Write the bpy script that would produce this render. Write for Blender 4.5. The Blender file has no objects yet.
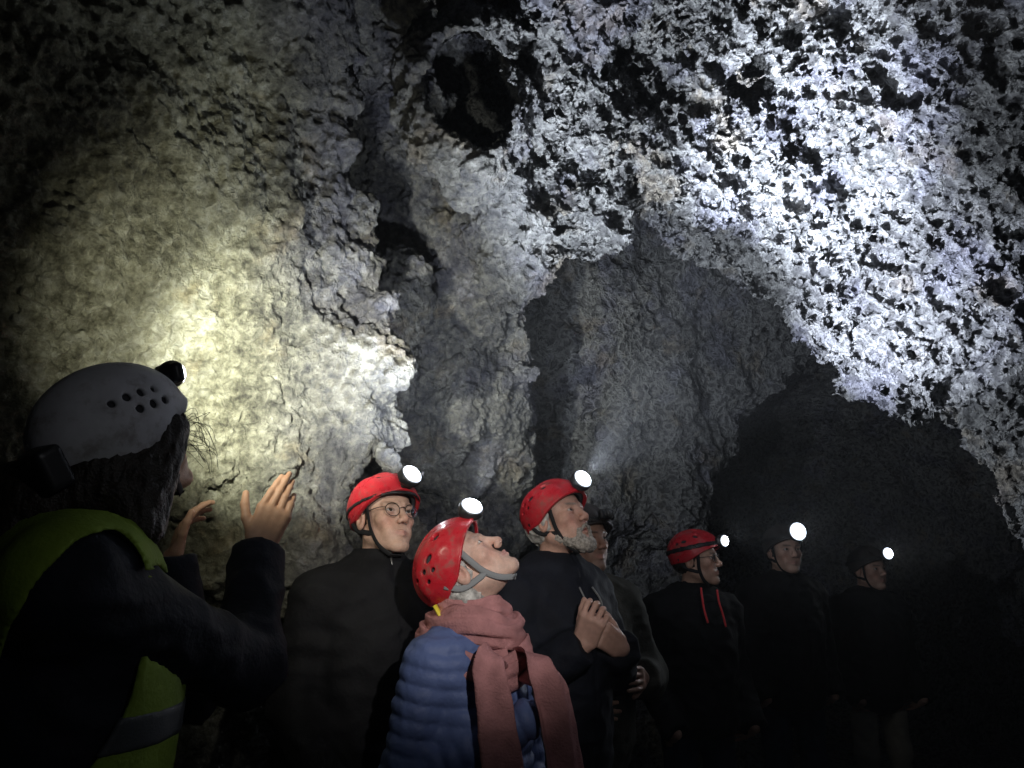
import bpy, math, random, time
import numpy as np
from mathutils import Vector, Matrix
T0 = time.time()
random.seed(7)
F = np.float32
PITCH = math.radians(13.0); FOC = 770.0; CAM = np.array([0, 0, 1.5])
ct, st = math.cos(PITCH), math.sin(PITCH)

def P(px, py, Y):
    """world point seen in direction (px,py) at ground distance Y in front of the camera"""
    a = (px-512)/FOC; b = (384-py)/FOC
    y = ct-st*b
    return np.array([a*Y/y, Y, 1.5+(st+ct*b)*Y/y])

def V(*a): return np.array(a, float)
def nrm(v):
    v = np.asarray(v, float); return v/np.linalg.norm(v)

# ------------------------------------------------------------------ noise
def _hash(ix, iy, iz, s):
    h = (ix*np.uint32(374761393)) ^ (iy*np.uint32(668265263)) ^ (iz*np.uint32(2147483647)) ^ np.uint32(s*974634777 & 0xffffffff)
    h = (h ^ (h >> np.uint32(13)))*np.uint32(1274126177)
    h = (h ^ (h >> np.uint32(16)))*np.uint32(2246822519)
    return h ^ (h >> np.uint32(15))
_G = np.random.RandomState(5).normal(size=(256, 3)); _G = (_G/np.linalg.norm(_G, axis=1)[:, None]).astype(F)

def noise(p, wl, seed=1):
    q = (np.asarray(p, dtype=np.float64)/wl+1000.5)
    i = np.floor(q).astype(np.int64); f = (q-i).astype(F)
    i = i.astype(np.uint32)
    w = f*f*f*(f*(f*6-15)+10)
    out = np.zeros(len(f), F)
    for dx in (0, 1):
        wx = w[:, 0] if dx else 1-w[:, 0]
        for dy in (0, 1):
            wy = w[:, 1] if dy else 1-w[:, 1]
            for dz in (0, 1):
                wz = w[:, 2] if dz else 1-w[:, 2]
                g = _G[_hash(i[:, 0]+np.uint32(dx), i[:, 1]+np.uint32(dy), i[:, 2]+np.uint32(dz), seed) & np.uint32(255)]
                out += wx*wy*wz*(g[:, 0]*(f[:, 0]-dx)+g[:, 1]*(f[:, 1]-dy)+g[:, 2]*(f[:, 2]-dz))
    return out*1.6

def cells(p, wl, seed=1):
    """F1 and F2 distance (in cells) of jittered feature points"""
    q = (np.asarray(p, dtype=np.float64)/wl+1000.5)
    i = np.floor(q).astype(np.int64); f = (q-i).astype(F); i = i.astype(np.uint32)
    f1 = np.full(len(f), 9, F); f2 = f1.copy()
    for dx in (-1, 0, 1):
        for dy in (-1, 0, 1):
            for dz in (-1, 0, 1):
                h = _hash(i[:, 0]+np.uint32(dx & 0xffffffff), i[:, 1]+np.uint32(dy & 0xffffffff), i[:, 2]+np.uint32(dz & 0xffffffff), seed)
                jx = (h & np.uint32(1023)).astype(F)/1023; jy = ((h >> np.uint32(10)) & np.uint32(1023)).astype(F)/1023; jz = ((h >> np.uint32(20)) & np.uint32(1023)).astype(F)/1023
                d = (f[:, 0]-dx-jx)**2+(f[:, 1]-dy-jy)**2+(f[:, 2]-dz-jz)**2
                f2 = np.where(d < f1, f1, np.minimum(f2, d)); f1 = np.minimum(f1, d)
    return np.sqrt(f1), np.sqrt(f2)

def sstep(a, b, x):
    t = np.clip((x-a)/(b-a), 0, 1); return t*t*(3-2*t)

# ------------------------------------------------------------------ distance fields
def smin(a, b, k):
    if k <= 0: return np.minimum(a, b)
    h = np.clip(.5+.5*(b-a)/k, 0, 1)
    return b+(a-b)*h-k*h*(1-h)
def smax(a, b, k): return -smin(-a, -b, k)

def ell(p, c, r, R=None):
    q = p-np.asarray(c)
    if R is not None: q = q@R
    r = np.asarray(r, float)
    k0 = np.sqrt(((q/r)**2).sum(1)); k1 = np.sqrt(((q/r**2)**2).sum(1))+1e-9
    return k0*(k0-1)/k1
def sph(p, c, r):
    q = p-np.asarray(c); return np.sqrt((q*q).sum(1))-r
def cap(p, a, b, ra, rb=None):
    if rb is None: rb = ra
    a = np.asarray(a, float); b = np.asarray(b, float); ba = b-a; pa = p-a
    h = np.clip(pa@ba/(ba@ba+1e-12), 0, 1)
    q = pa-h[:, None]*ba
    return np.sqrt((q*q).sum(1))-(ra+(rb-ra)*h)
def box(p, c, h, R=None, r=0.0):
    q = p-np.asarray(c)
    if R is not None: q = q@R
    q = np.abs(q)-(np.asarray(h)-r)
    return np.sqrt((np.maximum(q, 0)**2).sum(1))+np.minimum(q.max(1), 0)-r
def plane3(a, b, c, toward):
    n = nrm(np.cross(b-a, c-a))
    if n@(toward-a) < 0: n = -n
    return lambda p: (p-a)@n
def polycap(p, pts, rad, k):
    d = None
    for i in range(len(pts)-1):
        e = cap(p, pts[i], pts[i+1], rad[i], rad[i+1])
        d = e if d is None else smin(d, e, k)
    return d

# ------------------------------------------------------------------ surface nets on sparse blocks
def surf(fn, lo, hi, h, B=8, slack=1.0, keep=None):
    lo = np.asarray(lo, float); hi = np.asarray(hi, float)
    nb = np.maximum(1, np.ceil((hi-lo)/(h*B)).astype(int))
    g = np.stack(np.meshgrid(*[np.arange(n) for n in nb], indexing='ij'), -1).reshape(-1, 3)
    cen = lo+(g+.5)*B*h
    d = np.concatenate([fn(cen[i:i+400000]) for i in range(0, len(cen), 400000)])
    m = np.abs(d) < B*h*.87*1.25+slack*h
    if keep is not None: m &= keep(cen)
    g = g[m]
    if not len(g): return np.zeros((0, 3)), np.zeros((0, 4), int)
    N = B+1
    loc = np.stack(np.meshgrid(*[np.arange(N)]*3, indexing='ij'), -1).reshape(-1, 3)
    offs = [(0, 0, 0), (1, 0, 0), (0, 1, 0), (1, 1, 0), (0, 0, 1), (1, 0, 1), (0, 1, 1), (1, 1, 1)]
    E = [(0, 1), (2, 3), (4, 5), (6, 7), (0, 2), (1, 3), (4, 6), (5, 7), (0, 4), (1, 5), (2, 6), (3, 7)]
    Kv, Pv, Ke = [], [], [[], [], []]
    S = np.int64(1 << 20)
    key = lambda a: (a[..., 0]*S+a[..., 1])*S+a[..., 2]
    step = max(1, 600000//(N**3))
    for s in range(0, len(g), step):
        gb = g[s:s+step]*B
        idx = gb[:, None, :]+loc[None]
        val = fn(lo+idx.reshape(-1, 3)*h).reshape(len(gb), N, N, N)
        c = [val[:, o[0]:o[0]+B, o[1]:o[1]+B, o[2]:o[2]+B] for o in offs]
        neg = sum((x < 0).astype(np.int8) for x in c)
        act = np.nonzero((neg > 0) & (neg < 8))
        if not len(act[0]): continue
        cc = np.stack([x[act] for x in c], 1)
        base = gb[act[0]]+np.stack(act[1:], 1)
        acc = np.zeros((len(base), 3)); cnt = np.zeros(len(base))
        for a, b in E:
            va, vb = cc[:, a], cc[:, b]; x = (va < 0) != (vb < 0)
            t = np.where(x, va/np.where(x, va-vb, 1), 0)
            oa, ob = np.array(offs[a], float), np.array(offs[b], float)
            acc += np.where(x[:, None], oa+t[:, None]*(ob-oa), 0); cnt += x
        Kv.append(key(base.astype(np.int64))); Pv.append(lo+(base+acc/cnt[:, None])*h)
        for ax, (a, b) in enumerate(((0, 1), (0, 2), (0, 4))):
            x = (cc[:, a] < 0) != (cc[:, b] < 0)
            Ke[ax].append(np.concatenate([base[x], (cc[x, a] < 0)[:, None]], 1))
    K = np.concatenate(Kv); Pn = np.concatenate(Pv); o = np.argsort(K); K = K[o]; Pn = Pn[o]
    quads = []
    for ax in range(3):
        e = np.concatenate(Ke[ax]).astype(np.int64); b = e[:, :3]; u, v = [(1, 2), (2, 0), (0, 1)][ax]
        q = []
        for du, dv in ((0, 0), (1, 0), (1, 1), (0, 1)):
            bb = b.copy(); bb[:, u] -= du; bb[:, v] -= dv
            kk = key(bb); j = np.clip(np.searchsorted(K, kk), 0, len(K)-1)
            q.append(np.where(K[j] == kk, j, -1))
        q = np.stack(q, 1); q[e[:, 3] == 0] = q[e[:, 3] == 0][:, ::-1]
        quads.append(q[(q >= 0).all(1)])
    return Pn, np.concatenate(quads)

def mesh_np(name, verts, faces, mats, parent=None, smooth=True, midx=None):
    me = bpy.data.meshes.new(name)
    verts = np.asarray(verts, F); faces = np.asarray(faces, np.int32)
    n = faces.shape[1]
    me.vertices.add(len(verts)); me.vertices.foreach_set('co', verts.ravel())
    me.loops.add(faces.size); me.loops.foreach_set('vertex_index', faces.ravel())
    me.polygons.add(len(faces)); me.polygons.foreach_set('loop_start', np.arange(0, faces.size, n, dtype=np.int32))
    me.update(calc_edges=True)
    me.polygons.foreach_set('use_smooth', np.full(len(faces), smooth))
    for m in (mats if isinstance(mats, (list, tuple)) else [mats]): me.materials.append(m)
    if midx is not None: me.polygons.foreach_set('material_index', np.asarray(midx, np.int32))
    o = bpy.data.objects.new(name, me); bpy.context.scene.collection.objects.link(o)
    if parent is not None: setpar(o, parent)
    return o
def setpar(o, parent):
    o.parent = parent; o.matrix_parent_inverse = parent.matrix_world.inverted()
def tag(o, label, cat=None, group=None, kind=None):
    if label: o['label'] = label
    if cat: o['category'] = cat
    if group: o['group'] = group
    if kind: o['kind'] = kind
    return o

# ------------------------------------------------------------------ materials
def mat(name, col, rough=.7, spec=.3, metal=0, var=0.0, scale=8, bump=0.0, bscale=40, emit=None, estr=0, sheen=0, sss=0, dirt=0):
    m = bpy.data.materials.new(name); m.use_nodes = True; nt = m.node_tree; b = nt.nodes['Principled BSDF']
    b.inputs['Base Color'].default_value = (*col, 1); b.inputs['Roughness'].default_value = rough
    b.inputs['Specular IOR Level'].default_value = spec; b.inputs['Metallic'].default_value = metal
    if sheen: b.inputs['Sheen Weight'].default_value = sheen
    if sss:
        b.inputs['Subsurface Weight'].default_value = sss; b.inputs['Subsurface Radius'].default_value = (.012, .005, .003); b.inputs['Subsurface Scale'].default_value = 1
    if emit: b.inputs['Emission Color'].default_value = (*emit, 1); b.inputs['Emission Strength'].default_value = estr
    tc = nt.nodes.new('ShaderNodeTexCoord')
    if var:
        n = nt.nodes.new('ShaderNodeTexNoise'); n.inputs['Scale'].default_value = scale; n.inputs['Detail'].default_value = 5
        nt.links.new(tc.outputs['Object'], n.inputs['Vector'])
        mr = nt.nodes.new('ShaderNodeMapRange'); mr.inputs[1].default_value = .3; mr.inputs[2].default_value = .7; mr.inputs[3].default_value = 1-var; mr.inputs[4].default_value = 1+var
        nt.links.new(n.outputs[0], mr.inputs[0])
        vm = nt.nodes.new('ShaderNodeVectorMath'); vm.operation = 'SCALE'; vm.inputs[0].default_value = col
        nt.links.new(mr.outputs[0], vm.inputs['Scale']); nt.links.new(vm.outputs[0], b.inputs['Base Color'])
    if dirt:
        n = nt.nodes.new('ShaderNodeTexNoise'); n.inputs['Scale'].default_value = 24; n.inputs['Detail'].default_value = 9; n.inputs['Roughness'].default_value = .7; nt.links.new(tc.outputs['Object'], n.inputs['Vector'])
        mr = nt.nodes.new('ShaderNodeMapRange'); mr.inputs[1].default_value = .52; mr.inputs[2].default_value = .66; mr.inputs[4].default_value = dirt; nt.links.new(n.outputs[0], mr.inputs[0])
        mx = nt.nodes.new('ShaderNodeMix'); mx.data_type = 'RGBA'; nt.links.new(mr.outputs[0], mx.inputs[0]); mx.inputs[7].default_value = (.16, .12, .09, 1)
        if b.inputs['Base Color'].links: nt.links.new(b.inputs['Base Color'].links[0].from_socket, mx.inputs[6])
        else: mx.inputs[6].default_value = (*col, 1)
        nt.links.new(mx.outputs[2], b.inputs['Base Color'])
        r2 = nt.nodes.new('ShaderNodeMapRange'); r2.inputs[1].default_value = .4; r2.inputs[2].default_value = .65; r2.inputs[3].default_value = rough*.8; r2.inputs[4].default_value = min(1, rough+.4); nt.links.new(n.outputs[0], r2.inputs[0]); nt.links.new(r2.outputs[0], b.inputs['Roughness'])
    if bump:
        n = nt.nodes.new('ShaderNodeTexNoise'); n.inputs['Scale'].default_value = bscale; n.inputs['Detail'].default_value = 4
        nt.links.new(tc.outputs['Object'], n.inputs['Vector'])
        bp = nt.nodes.new('ShaderNodeBump'); bp.inputs['Strength'].default_value = 1; bp.inputs['Distance'].default_value = bump
        nt.links.new(n.outputs[0], bp.inputs['Height']); nt.links.new(bp.outputs[0], b.inputs['Normal'])
    return m
# ------------------------------------------------------------------ the cave as one distance field (negative inside rock)
TOW = CAM
_L = plane3(P(0, 300, 1.75), P(230, 330, 2.35), P(250, 30, 2.0), TOW)
_COL = plane3(P(350, 60, 2.75), P(520, 60, 2.75), P(430, 460, 3.7), TOW)
_MB = plane3(P(540, 300, 4.5), P(720, 300, 5.0), P(600, 490, 5.0), TOW)
R1, R2 = P(650, 203, 3.35), P(1024, 540, 2.8)
_S = plane3(R1, R2, P(1024, 0, 1.95), TOW)
_SB = plane3(R1, R2, R1+V(.7, .9, .75), V(0, 4.5, 1.5))
_hole = P(467, 95, 2.55)
def Rz(a):
    c, s = math.cos(a), math.sin(a); return np.array([[c, -s, 0], [s, c, 0], [0, 0, 1.]])
def Ry(a):
    c, s = math.cos(a), math.sin(a); return np.array([[c, 0, s], [0, 1, 0], [-s, 0, c]])
def Rx(a):
    c, s = math.cos(a), math.sin(a); return np.array([[1, 0, 0], [0, c, -s], [0, s, c]])
ridge_dir = nrm(R2-R1)

def rock_base(p):
    L = _L(p)
    L = smin(L, ell(p, P(250, 420, 2.75), (.75, .35, .9)), .3)           # pale bulge behind the guide

    # the left wall ends at a vertical shoulder
    sh = plane3(P(344, 60, 2.6), P(350, 260, 2.9), P(344, 60, 2.6)+V(-.45, .9, 0), V(2, 3, 1.5))
    L = smax(L, sh(p), .06)
    COL = smax(_COL(p), p[:, 0]-P(525, 200, 3.3)[0], .25)
    COL = smin(COL, ell(p, P(385, 335, 3.15), (.22, .25, .42), Ry(.15)), .1)
    COL = smin(COL, ell(p, P(455, 350, 3.55), (.18, .25, .5)), .1)
    COL = smin(COL, ell(p, P(500, 200, 2.95), (.16, .22, .45), Ry(-.3)), .1)
    COL = smax(COL, -ell(p, P(405, 470, 3.1), (.36, .42, .16), Ry(-.35)), .08)   # undercut below the lit rock
    L = smax(L, -cap(p, P(465, 385, 2.6), P(372, 500, 2.62), .15, .12), .06)
    COL = smax(COL, -cap(p, P(465, 395, 2.7), P(385, 500, 2.8), .16, .14), .06)
    MB = smin(_MB(p), cap(p, P(610, 300, 4.85), P(585, 520, 5.05), .16, .24), .3)
    MB = smin(MB, cap(p, P(660, 300, 5.0), P(680, 520, 5.15), .12, .2), .25)
    tun = ell(p, P(865, 575, 6.2), (1.5, 2.6, 1.68))
    MB = smax(MB, -tun, .12)
    S = smax(_S(p), _SB(p), .10)
    # second strand and the dark groove above it
    S = smin(S, cap(p, P(640, 195, 3.25), P(745, 272, 3.45), .10, .11), .08)
    S = smax(S, -cap(p, P(655, 192, 3.0), P(745, 272, 3.08), .075, .085), .05)
    S = smin(S, cap(p, P(560, 100, 2.85), P(720, 205, 3.0), .14, .12), .12)
    S = smin(S, cap(p, P(590, -60, 2.45), P(560, 120, 2.85), .22, .22), .2)
    # hanging lump
    lump = smin(ell(p, P(580, 165, 2.95), (.26, .3, .26)), ell(p, P(597, 222, 2.98), (.15, .2, .14)), .1)
    lump = smin(lump, ell(p, P(530, 190, 3.0), (.16, .2, .18)), .12)
    lump = smax(lump, -ell(p, P(582, 165, 2.66), (.10, .16, .12)), .05)
    S = smin(S, lump, .08)
    S = smin(S, cap(p, P(640, -60, 2.8), P(690, 150, 3.05), .17, .2), .2)
    S = smax(S, -ell(p, P(748, 60, 2.75), (.055, .2, .2)), .04)
    S = smax(S, -cap(p, P(752, 105, 2.8), P(780, 150, 2.85), .05), .04)
    d = smin(smin(L, COL, .16), smin(MB, S, .1), .08)
    # rim around the dark pocket, then the pocket itself
    vd = nrm(_hole-CAM)
    rim = ell(p, _hole+vd*.05, (.27, .20, .36), Ry(.12)); d = smin(d, rim, .10)
    h0 = P(462, 75, 2.45)-CAM; h1 = P(478, 118, 2.45)-CAM; h2 = P(445, 110, 2.5)-CAM
    pk = np.minimum(cap(p, CAM+h0*.75, CAM+h0*1.4+V(0, .1, .1), .165, .19), cap(p, CAM+h1*.75, CAM+h1*1.4+V(0, .1, .1), .16, .19))
    pk = smin(pk, cap(p, CAM+h2*.85, CAM+h2*1.3, .06, .07), .05)
    d = smax(d, -pk-.02, .03)
    d = smax(d, -cap(p, P(362, -40, 2.5), P(372, 60, 2.75), .09, .06), .05)
    d = smax(d, -ell(p, P(545, 262, 3.75), (.33, .5, .17), Ry(.1)), .08)
    d = smax(d, -cap(p, P(512, 270, 3.7), P(470, 420, 3.95), .08, .08), .08)
    # enclosing ceiling, floor, far walls
    d = smin(d, 4.3-p[:, 2], .4)
    d = smin(d, smin(8.6-p[:, 1], 4.2-p[:, 0]+.15*p[:, 1], .5), .4)
    d = smin(d, p[:, 0]+2.6, .4)
    fl = p[:, 2]+.03-.05*sstep(0, 5, p[:, 1])*0
    return smin(d, fl, .15), fl

def rdg(n): return np.clip(1-2.4*np.abs(n), 0, 1)**1.4
def n5r(q, s): return noise(q, .06, s)
def rock(p):
    d, fl = rock_base(p)
    up = sstep(.0, .35, fl)                                   # calm floor
    near = np.abs(d) < .35
    out = d.copy()
    q = p[near]
    if len(q):
        u = up[near]
        right = sstep(-.25, .25, _slabw(q))                   # 1 on the spongy slab side
        n1 = noise(q, .75, 3); n2 = noise(q+V(0, 0, 7), .33, 4)
        w = q+.06*np.stack([n2, n1, -n2], 1)
        nv = noise(w*V(1, 1, .45), .16, 5)                    # drips run vertically
        n3 = 1-2*np.abs(noise(w, .20, 6))
        n4 = noise(w, .105, 7)
        col = (1-right)
        leftw = sstep(.15, -.2, q[:, 0]-P(325, 300, 2.8)[0])*col*sstep(3.4, 2.9, q[:, 1])
        dd = (.10-.05*right)*n1+.055*n2
        a = (w@ridge_dir)[:, None]*ridge_dir
        ws = w-.55*a
        n6 = noise(ws, .24, 9); n7 = noise(ws, .085, 10)
        dd += right*(.03*n3+.034*sstep(.2, .5, n6)+.014*sstep(.05, .4, n7)-.006)
        m_ = right > .02; pit = np.zeros(len(q), F)
        if m_.any():
            wq = w[m_]-.35*a[m_]; wq = wq+.03*np.stack([n5r(wq, 61), n5r(wq, 62), n5r(wq, 63)], 1)
            ra = rdg(noise(wq, .15, 64)); rb = rdg(noise(wq+.1, .085, 65)); rc = rdg(noise(w[m_], .05, 66))
            pit[m_] = .012*(1-ra)+.016*(1-rb)*(.5+.5*ra)+.026*(1-rc)
        dd += right*(pit-.035)
        col = (1-right)
        leftw = sstep(.15, -.2, q[:, 0]-P(325, 300, 2.8)[0])*col*sstep(3.4, 2.9, q[:, 1])
        dd = (.10-.05*right)*n1+.055*n2
        a = (w@ridge_dir)[:, None]*ridge_dir
        ws = w-.55*a
        n6 = noise(ws, .24, 9); n7 = noise(ws, .085, 10)
        dd += right*(.03*n3+.034*sstep(.2, .5, n6)+.014*sstep(.05, .4, n7)-.006)
        m_ = right > .02; pit = np.zeros(len(q), F)
        if m_.any():
            wq = w[m_]-.3*a[m_]; wq = wq+.02*np.stack([n5r(wq, 61), n5r(wq, 62), n5r(wq, 63)], 1)
            f1, f2 = cells(wq, .088, 64); pit[m_] = sstep(.02, .45, f2-f1)
        dd += right*(.055*pit-.025)
        dd += col*(1-leftw)*(.075*nv+.03*n3+.03*n4)
        dd += leftw*(.008*n3+.034*n4+.02*nv)
        n5 = noise(w*V(1, 1, .7), .055, 8)
        dd += (right*.022*sstep(.0, .35, n5)+(col*(1-leftw))*.016*n5+leftw*.016*n5)
        out[near] = d[near]+dd*(.12+.88*u)
    q = p-_hole; m = (q*q).sum(1) < 1.2
    if m.any():
        q = p[m]; h0 = P(464, 72, 2.45)-CAM; h1 = P(476, 116, 2.45)-CAM; h2 = P(442, 104, 2.5)-CAM
        pk = smin(cap(q, CAM+h0*.72, CAM+h0*1.32+V(0, .1, .1), .110, .16), cap(q, CAM+h1*.72, CAM+h1*1.32+V(0, .1, .1), .105, .16), .03)
        pk = smin(pk, cap(q, CAM+h2*.8, CAM+h2*1.25, .055, .07), .05)+.022*noise(q, .14, 91)+.012*noise(q, .05, 92)
        out[m] = smax(out[m], -pk, .012)
    return out
def _slabw(q):
    return -(_L(q)*0+ (P(560, 200, 2.9)[0]-.05-q[:, 0]) - .25*(q[:, 2]-2.3))

def fine_keep(c):
    v = c-CAM
    dy = ct*v[:, 1]+st*v[:, 2]; dz = -st*v[:, 1]+ct*v[:, 2]
    return (dy > .5) & (np.abs(v[:, 0]) < dy*.665*1.22+.35) & (np.abs(dz) < dy*.5*1.22+.35)
def mid_keep(c): return fine_keep(c) & (c[:, 1] < 4.1)
def far_keep(c): return fine_keep(c) & (c[:, 1] >= 4.1)
QUICK = False
def subdiv(v, f):
    """one round of linear quad subdivision"""
    n = len(v)
    e = np.stack([f, np.roll(f, -1, 1)], -1).reshape(-1, 2); es = np.sort(e, 1)
    k = es[:, 0].astype(np.int64)*n+es[:, 1]
    u, inv = np.unique(k, return_inverse=True); inv = inv.reshape(-1, 4)
    em = (v[u//n]+v[u % n])/2; fm = v[f].mean(1)
    a = n+inv; c = (n+len(u)+np.arange(len(f)))[:, None]
    q = np.stack([np.stack([f[:, i], a[:, i], c[:, 0], a[:, (i+3) % 4]], 1) for i in range(4)], 1).reshape(-1, 4)
    return np.concatenate([v, em, fm]), q
def vnormals(v, f):
    nn = np.cross(v[f[:, 2]]-v[f[:, 0]], v[f[:, 3]]-v[f[:, 1]])
    out = np.zeros_like(v)
    for i in range(4):
        for ax in range(3): out[:, ax] += np.bincount(f[:, i], nn[:, ax], len(v))
    return out/(np.linalg.norm(out, axis=1)[:, None]+1e-12)

def roughw(v):
    right = sstep(-.25, .25, _slabw(v))
    leftw = sstep(.15, -.2, v[:, 0]-P(325, 300, 2.8)[0])*(1-right)*sstep(3.4, 2.9, v[:, 1])
    return right, leftw
def fine_disp(v, f):
    n = vnormals(v, f); right, leftw = roughw(v)
    fl = sstep(.05, .3, v[:, 2])
    a = 1-2*np.abs(noise(v, .045, 11)); b = noise(v, .026, 12); c = noise(v*V(1, 1, .6), .014, 13)
    pit = np.zeros(len(v), F); m = right > .02
    if m.any():
        q = v[m]; q = q+.010*np.stack([noise(q, .03, 71), noise(q, .03, 72), noise(q, .03, 73)], 1)
        pit[m] = .017*(1-rdg(noise(q, .044, 74)))+.013*(1-rdg(noise(q, .025, 75)))
    d = right*(-pit+.008+.004*c)+(1-right)*(1-leftw)*(.009*a+.015*b+.008*c)+leftw*(.003*a+.016*b+.011*c)
    return v+n*(d*fl)[:, None]

def rock_material(name, kind):
    m = bpy.data.materials.new(name); m.use_nodes = True; nt = m.node_tree; N = nt.nodes; Lk = nt.links
    b = N['Principled BSDF']; b.inputs['Roughness'].default_value = .62; b.inputs['Specular IOR Level'].default_value = .35
    tc = N.new('ShaderNodeTexCoord')
    def nz(scale, det=6, rough=.6, vec=None):
        t = N.new('ShaderNodeTexNoise'); t.inputs['Scale'].default_value = scale; t.inputs['Detail'].default_value = det; t.inputs['Roughness'].default_value = rough
        Lk.new(vec or tc.outputs['Object'], t.inputs['Vector']); return t.outputs[0]
    def ramp(src, pts):
        r = N.new('ShaderNodeValToRGB'); Lk.new(src, r.inputs[0]); e = r.color_ramp.elements
        while len(e) < len(pts): e.new(.5)
        for x, (pos, c) in zip(e, pts): x.position = pos; x.color = (*c, 1)
        return r.outputs[0]
    def mix(f, a, c, mode='MIX'):
        x = N.new('ShaderNodeMix'); x.data_type = 'RGBA'; x.blend_type = mode
        if isinstance(f, float): x.inputs[0].default_value = f
        else: Lk.new(f, x.inputs[0])
        Lk.new(a, x.inputs[6]); Lk.new(c, x.inputs[7]); return x.outputs[2]
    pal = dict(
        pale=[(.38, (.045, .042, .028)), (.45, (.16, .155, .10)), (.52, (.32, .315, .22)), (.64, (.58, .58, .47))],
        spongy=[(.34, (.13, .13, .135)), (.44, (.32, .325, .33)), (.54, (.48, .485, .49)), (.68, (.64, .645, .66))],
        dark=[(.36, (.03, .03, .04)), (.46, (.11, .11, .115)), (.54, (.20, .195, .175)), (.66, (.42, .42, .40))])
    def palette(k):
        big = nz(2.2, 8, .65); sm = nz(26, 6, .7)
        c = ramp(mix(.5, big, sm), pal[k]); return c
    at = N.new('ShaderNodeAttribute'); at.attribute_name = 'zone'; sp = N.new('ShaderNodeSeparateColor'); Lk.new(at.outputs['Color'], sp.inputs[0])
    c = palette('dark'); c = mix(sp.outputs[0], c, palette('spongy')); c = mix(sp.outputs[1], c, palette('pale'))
    # purple-blue and ochre mineral stains
    st1 = ramp(nz(3.1, 5, .6), [(.50, (0, 0, 0)), (.62, (1, 1, 1))]); st2 = ramp(nz(4.3, 6, .6, None), [(.56, (0, 0, 0)), (.66, (1, 1, 1))])
    v1 = N.new('ShaderNodeRGB'); v1.outputs[0].default_value = (.80, .80, .97, 1)
    v2 = N.new('ShaderNodeRGB'); v2.outputs[0].default_value = (1.0, .82, .58, 1)
    h1 = N.new('ShaderNodeMath'); h1.operation = 'MULTIPLY'; Lk.new(st1, h1.inputs[0]); Lk.new(sp.outputs[2], h1.inputs[1])
    c1 = mix(1.0, c, v1.outputs[0], 'MULTIPLY'); c = mix(h1.outputs[0], c, c1)
    h2 = N.new('ShaderNodeMath'); h2.operation = 'MULTIPLY'; Lk.new(st2, h2.inputs[0]); h2.inputs[1].default_value = .55
    c2 = mix(1.0, c, v2.outputs[0], 'MULTIPLY'); c = mix(h2.outputs[0], c, c2)
    # pale knobbly crust over dark basalt
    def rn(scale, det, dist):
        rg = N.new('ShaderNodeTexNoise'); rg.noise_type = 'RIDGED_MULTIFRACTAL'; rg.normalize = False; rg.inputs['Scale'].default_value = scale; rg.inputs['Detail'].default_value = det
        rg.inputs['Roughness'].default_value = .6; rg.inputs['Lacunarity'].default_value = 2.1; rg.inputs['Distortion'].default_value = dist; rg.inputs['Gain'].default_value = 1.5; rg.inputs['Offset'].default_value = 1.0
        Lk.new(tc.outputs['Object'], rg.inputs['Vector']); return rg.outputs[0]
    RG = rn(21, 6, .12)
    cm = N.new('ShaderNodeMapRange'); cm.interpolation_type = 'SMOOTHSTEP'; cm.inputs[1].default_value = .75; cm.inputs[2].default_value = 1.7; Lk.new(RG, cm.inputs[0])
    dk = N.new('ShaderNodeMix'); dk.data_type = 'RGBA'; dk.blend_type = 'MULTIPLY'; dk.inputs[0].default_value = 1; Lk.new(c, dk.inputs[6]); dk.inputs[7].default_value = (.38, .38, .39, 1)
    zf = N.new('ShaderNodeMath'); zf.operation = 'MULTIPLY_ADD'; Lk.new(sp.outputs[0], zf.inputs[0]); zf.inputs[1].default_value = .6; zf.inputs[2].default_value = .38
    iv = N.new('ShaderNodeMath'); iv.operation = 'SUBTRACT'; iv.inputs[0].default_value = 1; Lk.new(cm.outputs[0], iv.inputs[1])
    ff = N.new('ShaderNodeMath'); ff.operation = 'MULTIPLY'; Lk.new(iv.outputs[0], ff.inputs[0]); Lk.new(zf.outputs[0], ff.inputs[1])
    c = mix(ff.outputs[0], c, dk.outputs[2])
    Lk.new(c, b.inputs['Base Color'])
    bp = N.new('ShaderNodeBump'); bp.inputs['Strength'].default_value = 1; bp.inputs['Distance'].default_value = .03
    sc_ = N.new('ShaderNodeMath'); sc_.operation = 'MULTIPLY_ADD'; Lk.new(sp.outputs[0], sc_.inputs[0]); sc_.inputs[1].default_value = .45; sc_.inputs[2].default_value = .25
    mm = N.new('ShaderNodeMath'); mm.operation = 'MULTIPLY'; Lk.new(RG, mm.inputs[0]); Lk.new(sc_.outputs[0], mm.inputs[1])
    ad = N.new('ShaderNodeMath'); ad.operation = 'ADD'; Lk.new(mm.outputs[0], ad.inputs[0]); Lk.new(nz(75, 6, .75), ad.inputs[1])
    Lk.new(ad.outputs[0], bp.inputs['Height']); Lk.new(bp.outputs[0], b.inputs['Normal'])
    return m

ROCK = rock_material('rock', 0)
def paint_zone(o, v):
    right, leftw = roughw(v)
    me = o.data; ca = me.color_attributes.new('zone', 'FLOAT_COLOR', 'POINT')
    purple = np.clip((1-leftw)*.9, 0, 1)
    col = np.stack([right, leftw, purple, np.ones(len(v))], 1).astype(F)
    ca.data.foreach_set('color', col.ravel())

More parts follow.
